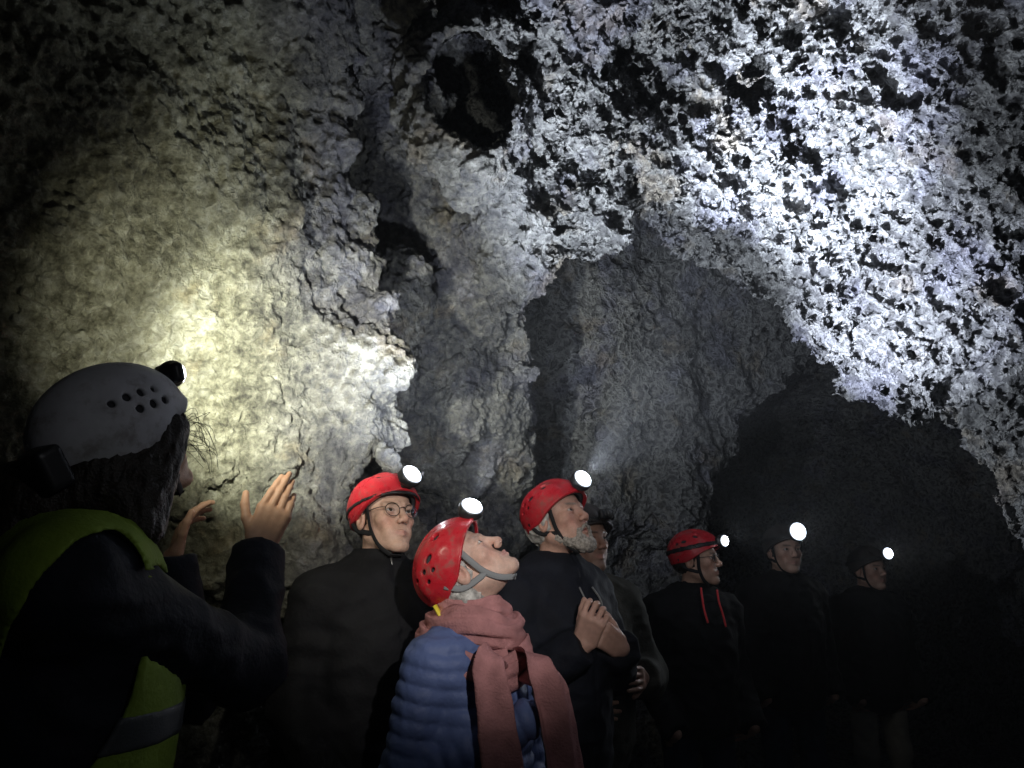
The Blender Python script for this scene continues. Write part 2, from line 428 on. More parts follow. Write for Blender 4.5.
def split_and_link(v, f):
    """floor, left wall, slanting ceiling, far wall: adjoining surfaces of the setting"""
    c = v[f].mean(1)
    fl = c[:, 2] < .22
    left = (~fl) & (roughw(c)[0] < .5) & (c[:, 1] < 3.45) & (c[:, 0] < P(430, 300, 3.2)[0])
    sl = (~fl) & (~left) & ((roughw(c)[0] >= .5)) & (np.minimum(_S(c), 9) < .35) 
    far = ~(fl | left | sl)
    return dict(cave_floor=fl, left_cave_wall=left, cave_ceiling=sl, far_cave_wall=far)

def build_cave():
    t = time.time()
    lo, hi = V(-3.2, .2, -.3), V(5.2, 4.35, 4.6)
    hh = .0155 if not QUICK else .03
    pieces = []
    v, f = surf(rock, lo, hi, hh, keep=lambda c: fine_keep(c) & (c[:, 1] < 4.12), slack=4)
    if not QUICK: v, f = subdiv(v, f)
    v = fine_disp(v, f); pieces.append((v, f)); print('near', len(v), time.time()-t)
    v, f = surf(rock, V(-3.2, 3.9, -.3), V(5.2, 9, 4.8), .035, keep=lambda c: fine_keep(c) & (c[:, 1] >= 4.0), slack=3)
    v = fine_disp(v, f); pieces.append((v, f)); print('far', len(v), time.time()-t)
    v, f = surf(lambda p: rock(p)-.03, V(-3.4, -3.5, -.3), V(5.2, 9, 4.8), .1, B=4, keep=lambda c: ~fine_keep(c), slack=1)
    pieces.append((v, f)); print('rest', len(v), time.time()-t)
    vs, fs, n = [], [], 0
    for v, f in pieces: vs.append(v); fs.append(f+n); n += len(v)
    v = np.concatenate(vs); f = np.concatenate(fs)
    for name, m in split_and_link(v, f).items():
        ff = f[m]; u, inv = np.unique(ff, return_inverse=True)
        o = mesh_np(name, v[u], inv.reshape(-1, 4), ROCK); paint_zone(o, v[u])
        o['kind'] = 'structure'
build_cave()
# ------------------------------------------------------------------ people
def frame(yaw, pitch=0, roll=0):
    """columns: right, forward, up; yaw 0 looks along +X, -90 towards the camera"""
    y, t, r = map(math.radians, (yaw, pitch, roll))
    f0 = V(math.cos(y), math.sin(y), 0); r0 = V(math.sin(y), -math.cos(y), 0); u0 = V(0, 0, 1)
    f = f0*math.cos(t)+u0*math.sin(t); u = -f0*math.sin(t)+u0*math.cos(t)
    r1 = r0*math.cos(r)+u*math.sin(r); u1 = -r0*math.sin(r)+u*math.cos(r)
    return np.stack([r1, f, u1], 1)

SKIN = []
def skin_mat():
    m = mat('skin', (.56, .36, .27), rough=.48, spec=.35, sss=.06, bump=.0008, bscale=330)
    nt = m.node_tree; b = nt.nodes['Principled BSDF']
    a = nt.nodes.new('ShaderNodeVertexColor'); a.layer_name = 'tint'; nt.links.new(a.outputs[0], b.inputs['Base Color']); return m
M = dict(
    skin=skin_mat(), eye=mat('eye_white', (.50, .47, .44), .2, .4), iris=mat('iris', (.05, .035, .025), .1, .5),
    red=mat('red_shell', (.50, .018, .03), .28, .5, var=.12, scale=30, bump=.0006, bscale=60, dirt=.55),
    white=mat('grey_shell', (.50, .50, .53), .5, .3, var=.15, scale=20, bump=.0008, bscale=50, dirt=.5),
    black=mat('black_plastic', (.018, .018, .02), .4, .4), dkshell=mat('dark_shell', (.035, .03, .03), .4, .4),
    strap=mat('black_webbing', (.02, .02, .022), .8, .2, bump=.001, bscale=300), gstrap=mat('grey_webbing', (.24, .25, .26), .8, .2, bump=.001, bscale=300),
    yellow=mat('yellow_plastic', (.75, .62, .06), .4, .4), foam=mat('foam', (.05, .05, .055), .9, .1),
    navy=mat('navy_cloth', (.009, .0105, .017), .75, .2, var=.25, scale=14, bump=.002, bscale=90),
    blackc=mat('black_cloth', (.008, .008, .0095), .8, .2, var=.25, scale=14, bump=.002, bscale=90),
    greyc=mat('olive_cloth', (.06, .058, .048), .85, .15, var=.3, scale=16, bump=.002, bscale=110),
    puffer=mat('blue_nylon', (.10, .14, .30), .55, .3, var=.12, scale=10, bump=.003, bscale=55),
    scarf=mat('pink_wool', (.42, .20, .20), .9, .1, var=.22, scale=22, bump=.003, bscale=170),
    hiviz=mat('hiviz_cloth', (.17, .25, .03), .75, .2, var=.15, scale=14, bump=.0015, bscale=120),
    reflective=mat('reflective_tape', (.05, .055, .06), .5, .3, bump=.0005, bscale=300),
    jeans=mat('denim', (.03, .04, .07), .85, .15, var=.2, scale=30, bump=.0015, bscale=160), beige=mat('light_trousers', (.36, .34, .30), .85, .15, var=.15, scale=20, bump=.0015, bscale=120),
    boot=mat('boot_leather', (.05, .035, .025), .6, .3, var=.3, scale=20, bump=.001, bscale=120),
    grey_hair=mat('grey_hair', (.42, .41, .39), .6, .3, var=.45, scale=70, bump=.003, bscale=220),
    white_beard=mat('grey_beard', (.34, .31, .28), .7, .2, var=.45, scale=120, bump=.003, bscale=320),
    dark_hair=mat('dark_hair', (.02, .014, .010), .45, .4, var=.4, scale=70, bump=.003, bscale=200),
    brown_hair=mat('brown_hair', (.10, .065, .045), .5, .35, var=.45, scale=70, bump=.003, bscale=200),
    metal=mat('glasses_metal', (.05, .045, .04), .3, .5, metal=.6), zip=mat('zip_metal', (.35, .35, .35), .35, .5, metal=.8),
    cord=mat('red_cord', (.75, .06, .07), .7, .2, bump=.0006, bscale=400), drawcord=mat('pale_cord', (.25, .25, .25), .7, .2))
LENS_RIM = mat('lamp_reflector', (.8, .8, .8), .2, .5, emit=(.70, .82, 1), estr=.9)
LENS_MID = mat('lamp_reflector_inner', (.8, .8, .8), .2, .5, emit=(.80, .89, 1), estr=2.5)
LENS = mat('lamp_glow', (1, 1, 1), .3, .5, emit=(.86, .93, 1), estr=40)
GLASS = bpy.data.materials.new('glasses_lens'); GLASS.use_nodes = True
_n = GLASS.node_tree.nodes; _n.remove(_n['Principled BSDF']); _a = _n.new('ShaderNodeBsdfTransparent'); _b = _n.new('ShaderNodeBsdfGlossy'); _b.inputs['Roughness'].default_value = .03; _c = _n.new('ShaderNodeMixShader'); _f = _n.new('ShaderNodeFresnel'); _f.inputs[0].default_value = 1.3
_a.inputs[0].default_value = (.93, .95, .96, 1)
for _x, _y in ((_f.outputs[0], _c.inputs[0]), (_a.outputs[0], _c.inputs[1]), (_b.outputs[0], _c.inputs[2]), (_c.outputs[0], _n['Material Output'].inputs[0])): GLASS.node_tree.links.new(_x, _y)
LENS_OFF = mat('lamp_lens_unlit', (.08, .08, .08), .1, .6)

def head_fn(k):
    """k: jaw width, face length, nose size"""
    jw, fl, ns = k.get('jaw', 1), k.get('face', 1), k.get('nose', 1)
    def fn(q):
        q = q.copy(); ax = np.abs(q[:, 0]); s = np.stack([ax, q[:, 1], q[:, 2]], 1)
        lz = lambda z: z*fl if z < 0 else z
        d = ell(s, (0, -.018, .030), (.075, .096, .086))
        d = smin(d, ell(s, (0, .028, .035), (.060, .060, .058)), .03)
        d = smin(d, ell(s, (0, .024, lz(-.038)), (.056*jw, .062, .072)), .03)
        d = smin(d, cap(s, (.053*jw, -.004, lz(-.052)), (.016, .070, lz(-.100)), .020, .017), .028)
        d = smin(d, sph(s, (0, .078, lz(-.101)), .0165), .020)
        d = smin(d, sph(s, (.042, .058, -.022), .023), .018)                      # cheekbone
        d = smin(d, ell(s, (.028, .066, lz(-.058)), (.020, .018, .024)), .018)     # cheek
        d = smin(d, cap(s, (.012, .090, .020), (.046, .076, .020), .0085, .008), .014)   # brow
        d = smax(d, -sph(s, (.034, .1035, .002), .0170), .012)                     # socket
        d = smin(d, cap(s, (0, .086, .014), (0, .1075, -.026), .0088, .0100*ns), .014)
        d = smin(d, sph(s, (0, .1095, -.0315), .0108*ns), .008)
        d = smin(d, ell(s, (.0125*ns, .101, -.036), (.0075, .0105, .008)), .005)
        d = smax(d, -ell(s, (.0068, .105, -.0435), (.003, .0045, .004)), .003)
        # eyeball bed and lids
        lid = sph(s, (.032, .0745, .001), .0150)
        gap = np.maximum(np.abs(s[:, 2]-.001-.10*(s[:, 0]-.032))-(.0043-22*(s[:, 0]-.032)**2), -(s[:, 1]-.078))
        lid = smax(lid, -gap, .0012)
        d = smin(d, lid, .003)
        # mouth
        mz = lz(-.067)
        d = smin(d, ell(s, (0, .074, mz), (.026, .0165, .022)), .012)
        d = smin(d, cap(s, (0, .0948, mz+.0045), (.025, .0822, mz+.0005), .0050, .0028), .004)
        d = smin(d, cap(s, (0, .0930, mz-.0065), (.022, .0822, mz-.0035), .0058, .0030), .004)
        if k.get('open'): d = smax(d, -ell(s, (0, .093, mz-.001), (.014, .012, .0042)), .002)
        else: d = smax(d, -cap(s, (0, .1008, mz-.0008), (.028, .0855, mz-.001), .0022, .0014), .002)
        d = smax(d, -cap(s, (0, .1025, mz+.011), (0, .100, mz+.020), .002), .004)
        # ear
        Re = Rx(-.2)
        e = ell(s, (.079, -.008, -.008), (.010, .020, .031), Re)
        e = smax(e, -ell(s, (.090, -.004, -.006), (.009, .011, .020), Re), .004)
        d = smin(d, e, .006)
        return d
    return fn
def skin_tint(q, k):
    base = np.array(k.get('skin', (.56, .36, .27)))
    c = np.repeat(base[None], len(q), 0); ax = np.abs(q[:, 0]); fl = k.get('face', 1)
    def g(x, y, z, rx, ry, rz): return np.exp(-(((ax-x)/rx)**2+((q[:, 1]-y)/ry)**2+((q[:, 2]-z)/rz)**2))
    ck = g(.042, .07, -.035, .022, .04, .022)+.8*g(0, .115, -.032, .014, .02, .014)+.6*g(.08, 0, -.01, .012, .04, .04)
    c *= 1-np.clip(ck, 0, 1)[:, None]*np.array([.0, .18, .2])
    lp = np.clip(1.5*g(0, .094, -.067*fl, .026, .018, .0085), 0, 1)[:, None]
    c = c*(1-lp*.6)+np.array(k.get('lips', (.40, .16, .14)))*lp*.6
    bz = .0205+.10*(ax-.02)-2.2*(ax-.034)**2
    br = sstep(.0058, .0025, np.abs(q[:, 2]-bz))*sstep(.010, .015, ax)*sstep(.054, .045, ax)*(q[:, 1] > .05)*k.get('brow_w', .8)
    br = br[:, None]; c = c*(1-br)+np.array(k.get('brow', (.06, .04, .03)))*br
    st = k.get('stubble', 0)
    if st:
        w = st*sstep(-.035, -.055, q[:, 2])*sstep(-.01, .03, q[:, 1]); w = w*(1-lp[:, 0]); w = w[:, None]
        c = c*(1-w*.55)+np.array([.07, .055, .05])*w*.55
    ey = .35*g(.032, .09, -.006, .018, .02, .010); c *= 1-ey[:, None]*np.array([.4, .6, .5])
    la = np.exp(-((np.sqrt((ax-.032)**2/4.2+(q[:, 2]-.001)**2)-.0060)/.0013)**2)*(q[:, 1] > .07)*(q[:, 2] > -.002); c *= 1-.6*la[:, None]
    c *= (1+.12*noise(q, .03, 21)+.12*noise(q, .009, 22)+.08*noise(q, .004, 23))[:, None]
    return np.clip(c, 0, 1)

def hand_caps(W, d, n, side, curl, spread=.06, thumb=(.55, .75, .25), scale=1.0, tcurl=.25):
    """list of (a, b, ra, rb): the palm is added apart. d: to the fingers, n: back of the hand, side: thumb direction sign"""
    d = nrm(d); n = nrm(n-(n@d)*d); l = np.cross(d, n)*side
    out = []; S = scale
    lens = [(.040, .024, .019), (.044, .028, .020), (.041, .026, .020), (.032, .020, .018)]
    for i, (off, L) in enumerate(zip((.031, .0105, -.0105, -.030), lens)):
        p = W+S*(d*(.088-.004*abs(i-1))+l*off)
        out.append((W+S*(d*.03+l*off*.7), p, .011*S, .0095*S))
        c = curl[i] if isinstance(curl[i], (list, tuple)) else (curl[i]*.8, curl[i], curl[i]*.7)
        ang = 0; fl_ = nrm(d+l*spread*(1.5-i)); r = [.0090, .0082, .0074, .0064]
        for j in range(3):
            ang += c[j]
            dv = fl_*math.cos(ang)-n*math.sin(ang)
            q = p+S*dv*L[j]*1.0; out.append((p, q, r[j]*S, r[j+1]*S)); p = q
    p = W+S*(d*.022+l*.022-n*.004); tv = nrm(d*thumb[0]+l*thumb[1]-n*thumb[2])
    bend = nrm(d*.9-n*.3-l*.1)
    for j, (L, ra, rb) in enumerate(((.042, .014, .011), (.032, .0108, .0098), (.026, .0096, .0075))):
        q = p+S*tv*L; out.append((p, q, ra*S, rb*S)); p = q; tv = nrm(tv*(1-tcurl)+bend*tcurl)
    return out, (W+S*d*.050, d, n, l, S)
def hand_fn(hands):
    def fn(p):
        D = np.full(len(p), 9.)
        for (caps, (c, d, n, l, S), fore) in hands:
            R = np.stack([l, d, n], 1)
            h = box(p, c, (.037*S, .043*S, .0125*S), R, .012*S)
            h = smin(h, cap(p, *fore, .026*S, .025*S), .02)
            for i, (a, b, ra, rb) in enumerate(caps):
                h = smin(h, cap(p, a, b, ra, rb), .0045*S if (i % 4) else .008*S)
            D = np.minimum(D, h)
        return D
    return fn

def joinmesh(parts):
    vs, fs, n = [], [], 0
    for v, f in parts:
        if len(v): vs.append(v); fs.append(f+n); n += len(v)
    return np.concatenate(vs), np.concatenate(fs)
def bounds(pts, m): pts = np.array(pts); return pts.min(0)-m, pts.max(0)+m

def tube(path, r, seg=8, flat=1.0, nrmv=None):
    """closed tube along a path; flat<1 squashes it across nrmv"""
    path = np.array(path, float); n = len(path); t = np.gradient(path, axis=0); t /= np.linalg.norm(t, axis=1)[:, None]+1e-9
    ref = V(0, 0, 1) if nrmv is None else np.asarray(nrmv, float)
    rings = []
    for i in range(n):
        rf = ref if ref.ndim == 1 else ref[i]
        a = np.cross(t[i], rf)
        if np.linalg.norm(a) < .05: a = np.cross(t[i], V(.3, 1, .2))
        a = nrm(a); b = np.cross(a, t[i]); rr = r[i] if hasattr(r, '__len__') else r
        th = np.arange(seg)/seg*2*math.pi
        rings.append(path[i]+rr*(np.cos(th)[:, None]*a+flat*np.sin(th)[:, None]*b))
    v = np.concatenate(rings); f = []
    for i in range(n-1):
        for j in range(seg):
            k = (j+1) % seg; f.append((i*seg+j, i*seg+k, (i+1)*seg+k, (i+1)*seg+j))
    c0, c1 = len(v), len(v)+1; v = np.concatenate([v, path[:1], path[-1:]])
    for j in range(0, seg, 2):
        k, l = (j+1) % seg, (j+2) % seg
        f.append((c0, l, k, j)); f.append((c1, (n-1)*seg+j, (n-1)*seg+k, (n-1)*seg+l))
    return v, np.array(f)
def smoothpath(pts, n=24):
    pts = [np.asarray(p, float) for p in pts]; pp = [2*pts[0]-pts[1]]+pts+[2*pts[-1]-pts[-2]]; out = []
    for i in range(1, len(pp)-2):
        p0, p1, p2, p3 = pp[i-1:i+3]
        for t in np.linspace(0, 1, n//(len(pts)-1)+1)[:-1]:
            out.append(.5*((2*p1)+(-p0+p2)*t+(2*p0-5*p1+4*p2-p3)*t*t+(-p0+3*p1-3*p2+p3)*t**3))
    out.append(pts[-1]); return np.array(out)

HB = V(0, -.004, .040)      # helmet centre in the head frame
def helmet_shape(vents, res, style='red'):
    r = V(.101, .127, .103) if style == 'red' else V(.108, .138, .112)
    def cutz(p):
        ay = p[:, 1]
        base = (.004+.40*np.maximum(ay, -.02)+.12*np.minimum(ay+.02, 0)) if style == 'red' else (-.012+.36*np.maximum(ay, -.05)+.0*ay)
        side = np.exp(-((ay+.0)/.05)**2)*(-.006)
        return base+side
    def fn(p):
        q = p-HB
        d0 = ell(q, (0, 0, 0), r)
        crease = .0022*np.sin(np.clip(np.abs(p[:, 0])/.085, 0, 1)*math.pi*3)*(q[:, 2] > -.01) if style == 'red' else 0
        z = p[:, 2]-cutz(p)
        flare = .006*np.exp(-(np.maximum(z, 0)/.012)**1.5)
        d = d0-crease-flare
        d = smax(d, -(d0+.0075), .002)
        d = smax(d, -z, .003)
        for (x, y, zz, a, b, c) in vents:
            s = np.stack([np.abs(p[:, 0]), p[:, 1], p[:, 2]], 1)
            d = smax(d, -ell(s, (x, y, zz), (a, b, c)), .0015)
        return d
    v, f = surf(fn, (-.13, -.16, -.06), (.13, .16, .17), res, slack=1.5)
    # inner foam liner
    def fi(p):
        q = p-HB; d = ell(q, (0, 0, 0), r-.0085); d = smax(d, -ell(q, (0, 0, 0), r-.021), .002)
        return smax(d, -(p[:, 2]-cutz(p)-.006), .002)
    vi, fi_ = surf(fi, (-.13, -.16, -.06), (.13, .16, .17), max(res, .004), slack=1.5)
    return (v, f), (vi, fi_), r

def person(s):
    H = np.asarray(s['head']); R = frame(*s['look']); by = s['body_yaw']; B = frame(by, s.get('lean', 0)); Bf = frame(by)
    r_, f_, u_ = B[:, 0], B[:, 1], B[:, 2]
    res = s.get('res', .003); sc_ = s.get('size', 1.0); k = s.get('face', {})
    h2w = lambda v: H+np.asarray(v)@R.T
    pivot = h2w((0, -.025, -.055)); NB = pivot-u_*.105-f_*s.get('neckback', .03)
    top = H[2]+.115; hip_z = max(.5, .52*top)
    tor = NB[2]-hip_z
    CH = NB-u_*.17+f_*.02; HIP = V(NB[0], NB[1], hip_z)-f_*.0+(NB-u_*tor-V(NB[0], NB[1], hip_z))*.6
    HIP[2] = hip_z
    SW = .185*sc_*s.get('shoulder', 1)
    shR = NB-u_*.075+r_*SW-f_*.0; shL = NB-u_*.075-r_*SW
    feet_z = s.get('floor', 0.0)
    leg = []
    for sg in (1, -1):
        hp = HIP+Bf[:, 0]*.09*sg-V(0, 0, .04); an = V(hp[0], hp[1], feet_z+.09)+Bf[:, 0]*.03*sg; kn = (hp+an)/2+Bf[:, 1]*.02
        leg.append((hp, kn, an))
    root = bpy.data.objects.new('person', None); bpy.context.scene.collection.objects.link(root)
    root.location = (HIP[0], HIP[1], feet_z); root.empty_display_size = .2
    bpy.context.view_layer.update()
    tag(root, s['label'], 'person')
    arms = s['arms'](dict(shR=shR, shL=shL, NB=NB, CH=CH, B=B, HIP=HIP, r=r_, f=f_, u=u_))   # [(elbow, wrist)] right, left
    # ---- body
    hf = head_fn(k); nk0 = h2w((0, -.022, -.045)); 
    def head_world(p):
        d = hf((p-H)@R)
        nr = .052*k.get('neck', 1)
        d = smin(d, cap(p, nk0, NB-u_*.02, nr, nr*1.08), .03)
        return d
    pts = [h2w(c) for c in ((.1, .13, .13), (-.1, -.13, .13), (.1, .13, -.13), (-.1, -.13, -.13), (-.1, .13, -.13), (.1, -.13, -.13), (.1, -.13, .13), (-.1, .13, .13))]+[NB-u_*.05]
    lo, hi = bounds(pts, .01)
    parts = [surf(head_world, lo, hi, res, slack=2)]
    nh = len(parts[0][0])
    def torso(p, g=0):
        d = ell(p, CH-u_*.02, (.155*sc_+g, .115*sc_+g, .23+g), B)
        d = smin(d, ell(p, HIP+V(0, 0, .03), (.155*sc_+g, .115*sc_+g, .15+g), Bf), .12)
        d = smin(d, cap(p, CH-u_*.1, HIP, .115*sc_+g, .125*sc_+g), .1)
        d = smin(d, cap(p, shL+r_*.03, shR-r_*.03, .058+g, .058+g), .06)
        d = smin(d, cap(p, NB-u_*.03, NB-u_*.12, .055+g, .10+g), .05)
        return d
    def limbs(p, g, quilt=None):
        D = None
        for sh, (el, wr) in zip((shR, shL), arms):
            for a, b, ra, rb in ((sh, el, .050, .042), (el, wr, .041, .029)):
                d = cap(p, a, b, ra+g, rb+g)
                if quilt:
                    a_, b_ = np.asarray(a), np.asarray(b); L = np.linalg.norm(b_-a_); t = (p-a_)@(b_-a_)/L
                    d = d-quilt*np.abs(np.sin(math.pi*t/.040))**.5
                D = d if D is None else smin(D, d, .035)
        return D
    def legs(p, g):
        D = None
        for hp, kn, an in leg:
            d = smin(cap(p, hp, kn, .075+g, .052+g), cap(p, kn, an, .052+g, .037+g), .04)
            D = d if D is None else smin(D, d, .03)
        return D
    allp = [shR, shL, HIP]+[x for a in arms for x in a]
    lo, hi = bounds(allp+[NB, leg[0][2], leg[1][2]], .2); hi[2] = NB[2]-.02
    lo[2] = feet_z+.02
    parts.append(surf(lambda p: smin(smin(torso(p, -.012), limbs(p, -.010), .05), legs(p, -.01), .05), lo, hi, .02, B=4))
    if s.get('hands'):
        hs = s['hands'](arms, B)
        parts_h = hand_fn(hs); pp = [x for h in hs for c in h[0] for x in c[:2]]+[x for h in hs for x in h[2]]
        for h in hs:
            pp = [x for c in h[0] for x in c[:2]]+list(h[2])
            lo2, hi2 = bounds(pp, .03); parts.append(surf(hand_fn([h]), lo2, hi2, s.get('hres', .0035), slack=1.5))
    v, f = joinmesh(parts)
    o = mesh_np('body', v, f, M['skin'], root)
    q = (v-H)@R; c = skin_tint(q, k); base = np.array(k.get('skin', (.56, .36, .27)))
    c[nh:] = base*(1+.12*noise(v[nh:], .012, 5))[:, None]
    ca = o.data.color_attributes.new('tint', 'FLOAT_COLOR', 'POINT'); ca.data.foreach_set('color', np.concatenate([c, np.ones((len(c), 1))], 1).astype(F).ravel())
    # ---- eyes
    if s.get('eyes', True):
        for sg in (1, -1):
            e = V(.032*sg, .0745, .001); g = nrm(V(*s.get('gaze', (0, 1, .12))))
            th = np.concatenate([np.linspace(0, .52, 4), np.linspace(.7, math.pi, 9)]); ph = np.arange(20)/20*2*math.pi
            a = nrm(np.cross(g, V(0, 0, 1))); b = np.cross(a, g); vv = []; 
            for t in th:
                for p_ in ph:
                    vv.append(h2w(e+.0135*(g*math.cos(t)+math.sin(t)*(a*math.cos(p_)+b*math.sin(p_)))))
            ff = []; mi = []
            for i in range(12):
                for j in range(20): ff.append((i*20+j, i*20+(j+1) % 20, (i+1)*20+(j+1) % 20, (i+1)*20+j)); mi.append(1 if i < 3 else 0)
            mesh_np('eye', vv, ff, [M['eye'], M['iris']], root, midx=mi)
    # ---- clothes
    J = s.get('jacket', {}); g = J.get('loft', .022); hem = HIP[2]-J.get('hem', .10); qa = J.get('quilt', 0)
    cuffs = [(np.asarray(w)+nrm(np.asarray(w)-np.asarray(e))*J.get('cuff', -.005), nrm(np.asarray(w)-np.asarray(e)), np.asarray(e)) for e, w in arms]
    def jacket(p):
        t = torso(p, g+.004)
        if qa: t = t-qa*np.abs(np.sin(math.pi*((p-NB)@u_)/.042))**.5
        # sleeves, cut square at the cuff
        l = limbs(p, g-.004, qa if qa else None)
        fold = .007*(1-2*np.abs(noise(p*V(1, 1, 1.6), .11, 31)))+.004*noise(p, .045, 32)
        if qa: fold = .006*noise(p, .09, 33)+.0025*noise(p*V(1, 1, .5), .022, 34)
        for w, dr, e in cuffs:
            near = cap(p, e, w+dr*.1, .1)
            l = np.where(near < .0, smax(l, (p-w)@dr, .004), l)
        d = smin(t, l, .012 if qa else .03)-fold
        # collar
        ax = p-(NB+f_*.015); hgt = ax@u_; rad = np.sqrt(np.maximum((ax@r_)**2/1.0+(ax@f_)**2/1.1, 1e-9))
        ch = J.get('collar', .05)
        col = np.abs(rad-(.072+.25*np.maximum(-hgt, -.02)+J.get('open', 0)*np.maximum(hgt, 0)))-.009
        col = smax(col, np.abs(hgt-ch/2+.02)-ch/2-.02, .008)
        d = smax(d, -smax(rad-.062, -(hgt+.03), .01), .01)
        d = smin(d, col, .012)
        d = smax(d, hem-p[:, 2], .01)
        fr = ax@f_
        zp = J.get('zip')
        if zp: d = d+.006*np.exp(-((ax@r_)/.006)**2)*(fr > 0)
        return d
    lo, hi = bounds(allp+[NB+u_*.1], .16); lo[2] = max(lo[2], hem-.02)
    v, f = surf(jacket, lo, hi, s.get('jres', .008), slack=1.5)
    jk = mesh_np(J.get('name', 'jacket'), v, f, M[J.get('mat', 'blackc')], root)
    if J.get('label'): jk['label'] = J['label']
    s['_j'] = (jacket, jk)
    # trousers and boots
    def trou(p):
        d = smin(legs(p, .012), ell(p, HIP-V(0, 0, .02), (.155, .118, .13), Bf), .05)
        d = d-.006*noise(p*V(1, 1, 1.5), .09, 41)
        return np.maximum(smax(d, feet_z+.07-p[:, 2], .01), p[:, 2]-(hem+.06))
    lo, hi = bounds([HIP, leg[0][2], leg[1][2]], .2); hi[2] = hem+.08; lo[2] = feet_z+.03
    v, f = surf(trou, lo, hi, .014, slack=1.5); mesh_np('trousers', v, f, M[s.get('trousers', 'jeans')], root)
    for hp, kn, an in leg:
        ff = Bf[:, 1]
        def bt(p):
            d = cap(p, an+V(0, 0, .03), an-V(0, 0, .035), .050, .045)
            d = smin(d, cap(p, an-V(0, 0, .045)-ff*.03, an-V(0, 0, .055)+ff*.14, .04, .036), .03)
            return smax(d, feet_z+.002-p[:, 2], .004)
        lo, hi = bounds([an-ff*.1, an+ff*.2, an], .08); lo[2] = feet_z-.01; v, f = surf(bt, lo, hi, .010, slack=1.5); mesh_np('boot', v, f, M['boot'], root)
    # ---- helmet
    hm = s['helmet']; (v, f), (vi, fi), rr = helmet_shape(hm.get('vents', []), hm.get('res', res), hm.get('style', 'red'))
    sh = mesh_np('helmet', h2w(v), f, M[hm['mat']], root)
    if hm.get('label'): sh['label'] = hm['label']
    ln = mesh_np('liner', h2w(vi), fi, M['foam'], sh)
    sm = M[hm.get('strap', 'strap')]; w = hm.get('strap_w', .008)
    for sg in (1, -1):
        y0 = k.get('jaw', 1)
        pa = smoothpath([(.086*sg, .040, .030), (.079*sg, .034, -.01), (.069*sg, .030, -.05), (.050*sg, .036, -.088*k.get('face', 1)-.004), (.022*sg, .052, -.121*k.get('face', 1)), (0, .056, -.124*k.get('face', 1))], 26)
        pa2 = smoothpath([(.087*sg, -.055, .012), (.080*sg, -.035, -.03), (.0705*sg, .010, -.052), (.066*sg, .030, -.056)], 14)
        vs = [tube(h2w(x), w, 8, .28, np.array([nrm(V(y[0]*0+sg, 0, 0)@R.T) for y in x]) if False else h2w((0, 0, 0))*0+R[:, 0]*1.0) for x in (pa[:-4], pa2)]
        vs.append(tube(h2w(pa[-6:]), w, 8, .28, R[:, 2]))
        v, f = joinmesh(vs); mesh_np('chin_strap', v, f, sm, sh)
    if hm.get('band', True):
        def bd(p):
            q = p-HB; d0 = ell(q, (0, 0, 0), rr+.0035)
            d = smax(np.abs(d0)-.0022, np.abs(p[:, 2]-.055-.10*p[:, 1]-hm.get('bandz', 0))-hm.get('bandw', .011), .002)
            return d
        v, f = surf(bd, (-.14, -.17, -.03), (.14, .17, .14), .004, slack=1.5); b = mesh_np('headlamp_band', h2w(v), f, M['black' if hm.get('bandm') is None else hm['bandm']], sh)
    # headlamp: housing, bracket, lens
    lp = V(*hm.get('lamp', (0, .150, .075))); ld = nrm(V(*hm.get('lamp_dir', (0, 1, .1)))); la = nrm(np.cross(ld, V(0, 0, 1))); lb = np.cross(la, ld); LR = np.stack([la, ld, lb], 1)
    lr = hm.get('lens_r', .024)
    def lampf(p):
        d = box(p, lp-ld*.006, (.036, .012, .020), LR, .010)
        d = smin(d, ell(p, lp, (lr+.005, .026, lr+.005), LR), .004)
        d = smax(d, (p-lp)@ld-.012, .002)
        d = smin(d, box(p, lp-ld*.022-lb*.012, (.018, .012, .010), LR, .004), .003)
        return d
    v, f = surf(lampf, lp-.07, lp+.07, .003, slack=1.5); mesh_np('headlamp', h2w(v), f, M['black'], sh)
    vv, ff = [], []
    for i in range(7):
        t = i/6*1.35
        for j in range(24):
            a = j/24*2*math.pi; vv.append(h2w(lp+ld*(.0135+.012*(math.cos(t)-math.cos(1.35)))+lr*math.sin(t)/math.sin(1.35)*(la*math.cos(a)+lb*math.sin(a))))
    for i in range(6):
        for j in range(24): ff.append((i*24+j, (i+1)*24+j, (i+1)*24+(j+1) % 24, i*24+(j+1) % 24))
    on = hm.get('lit', True); mesh_np('lamp_lens', vv, ff, [LENS, LENS_MID, LENS_RIM] if on else [LENS_OFF]*3, sh, midx=[0]*96+[1]*24+[2]*24)
    lens_pos = h2w(lp+ld*.05)
    return dict(root=root, H=H, R=R, h2w=h2w, NB=NB, B=B, lens=lens_pos, helmet=sh, arms=arms, CH=CH, HIP=HIP, shR=shR, shL=shL, jacket=jacket, torso=torso, limbs=limbs)

